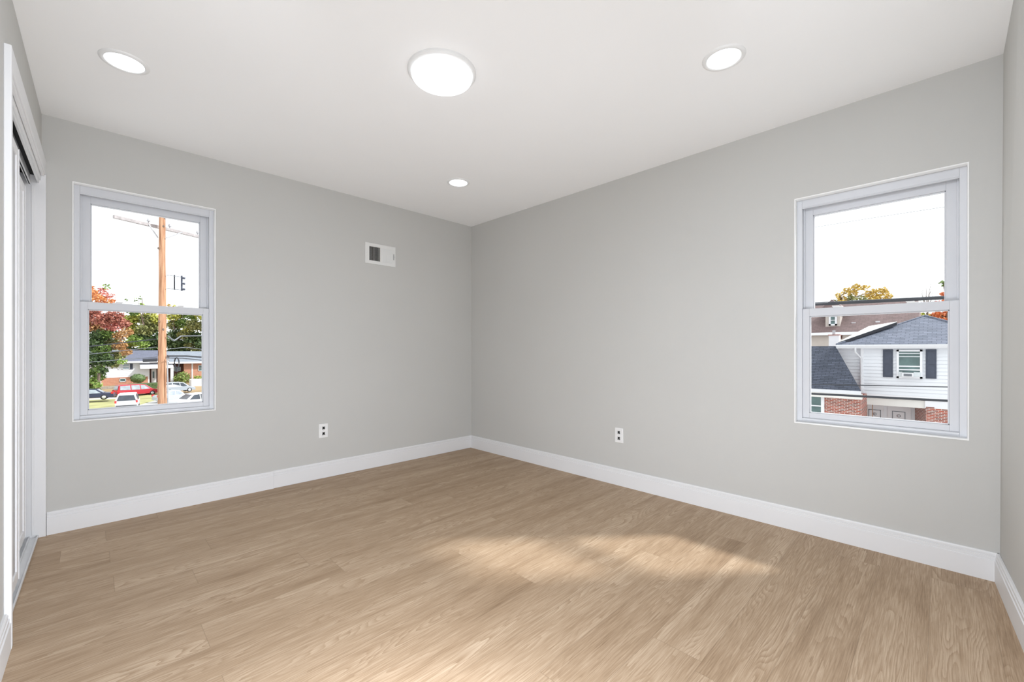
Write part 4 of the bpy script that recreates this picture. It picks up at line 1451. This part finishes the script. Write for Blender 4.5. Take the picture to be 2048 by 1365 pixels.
tree('golden_tree', 'golden yellow tree top above the sash rail of the right window', 'tree', (1726, -5.0, 0.3), [
    (1680, 592, 10, 'yellow', 0.4), (1694, 582, 10, 'yellow', 0.5), (1712, 576, 10, 'yellow', 0.5), (1730, 576, 9, 'yellow', 0.4), (1748, 584, 9, 'yellow', 0.5), (1766, 582, 10, 'yellow', 0.7), (1776, 592, 10, 'yellow', 0.6),
    (1700, 598, 12, 'olive', 0.5), (1722, 598, 12, 'olive', 0.35), (1745, 600, 12, 'yellow', 0.5), (1765, 604, 12, 'yellow', 0.8), (1672, 606, 10, 'olive', 0.5), (1690, 612, 14, 'yellow', 0.7), (1706, 588, 12, 'yellow', 0.5), (1738, 590, 12, 'yellow', 0.45), (1756, 594, 12, 'yellow', 0.6), (1684, 602, 10, 'yellow', 0.6), (1720, 616, 14, 'yellow', 0.7), (1750, 616, 14, 'yellow', 0.8), (1790, 608, 10, 'yellow', 0.5)],
    58.0, 0.36, 170, 1.5, 21)
tree('fiery_tree', 'fiery orange autumn tree at the right edge of the right window', 'tree', (1885, -5.0, 0.3), [
    (1858, 634, 9, 'yellow', 0.7), (1846, 632, 7, 'lime', 0.4), (1875, 630, 11, 'fire', 1), (1892, 632, 12, 'fire', 1), (1884, 644, 12, 'fire', 1), (1902, 650, 14, 'fire', 1), (1870, 640, 8, 'orange', 0.8), (1888, 588, 8, 'fire', 0.6), (1896, 600, 10, 'fire', 0.8), (1885, 612, 10, 'fire', 0.5), (1898, 618, 12, 'fire', 1), (1886, 566, 6, 'green', 0.5), (1892, 572, 6, 'green', 0.4), (1872, 604, 6, 'pink', 0.2)],
    50.0, 0.32, 200, 1.0, 22, limbs=7)
# thin bare tree between them
e = empty('bare_tree', tuple(on_d(1858, 701, 46.0) + Vector((0, 0, -6.0))))
tag(e, 'bare thin branched tree between the golden and the fiery tree', 'tree')
b = MB()
rng = random.Random(31)
f0 = on_d(1852, 760, 46)
f0.z = GZ
b.tube([f0, on_d(1852, 660, 46), on_d(1856, 618, 46)], [0.16, 0.10, 0.06], 8)
for px, py in ((1842, 582), (1852, 572), (1846, 594), (1862, 578), (1868, 588), (1874, 596), (1840, 602), (1834, 628), (1846, 626), (1862, 566)):
    s = on_d(1853 + rng.uniform(-2, 3), rng.uniform(612, 640), 46)
    m_ = s.lerp(on_d(px, py, 46), 0.5) + RGT * rng.uniform(-0.12, 0.12)
    b.tube([s, m_, on_d(px, py, 46)], [0.035, 0.022, 0.010], 5)
    b.tube([m_, on_d(px + rng.uniform(-9, 9), py + rng.uniform(-4, 14), 46)], [0.018, 0.008], 5)
b.build('branches', M['bark'], e)

# ------------------------------------------------------------------ wires outside the right window
G2 = 'wires crossing outside the right window'
cable('thin black wire crossing the white siding below the shuttered window', [on_x(1560, 769, 12), on_x(1625, 769.5, 12), on_x(1720, 771, 12), on_x(1893, 774.5, 12), on_x(2000, 777, 12)], 0.011, group=G2)
cable('thick dark cable crossing above the porch of the white house', [on_x(1560, 784, 12), on_x(1625, 788, 12), on_x(1720, 793, 12), on_x(1893, 802, 12), on_x(2000, 808, 12)], 0.026, 'cable', group=G2)
cable('thick black bundled cable just above the sash rail of the right window', [on_x(1560, 613, 10), on_x(1640, 609, 10), on_x(1760, 603, 10), on_x(1890, 596.5, 10), on_x(2000, 590, 10)], 0.026, group=G2)
cable('grey wire right above the bundled cable at the sash rail', [on_x(1560, 609, 10), on_x(1640, 605.5, 10), on_x(1760, 599.5, 10), on_x(1890, 593, 10), on_x(2000, 587, 10)], 0.009, 'cable_grey', group=G2)
cable('faint thin wire high in the white sky of the right window', [on_x(1560, 466, 14), on_x(1740, 437, 14), on_x(1890, 414, 14), on_x(2000, 398, 14)], 0.0045, 'cable_grey', group=G2)
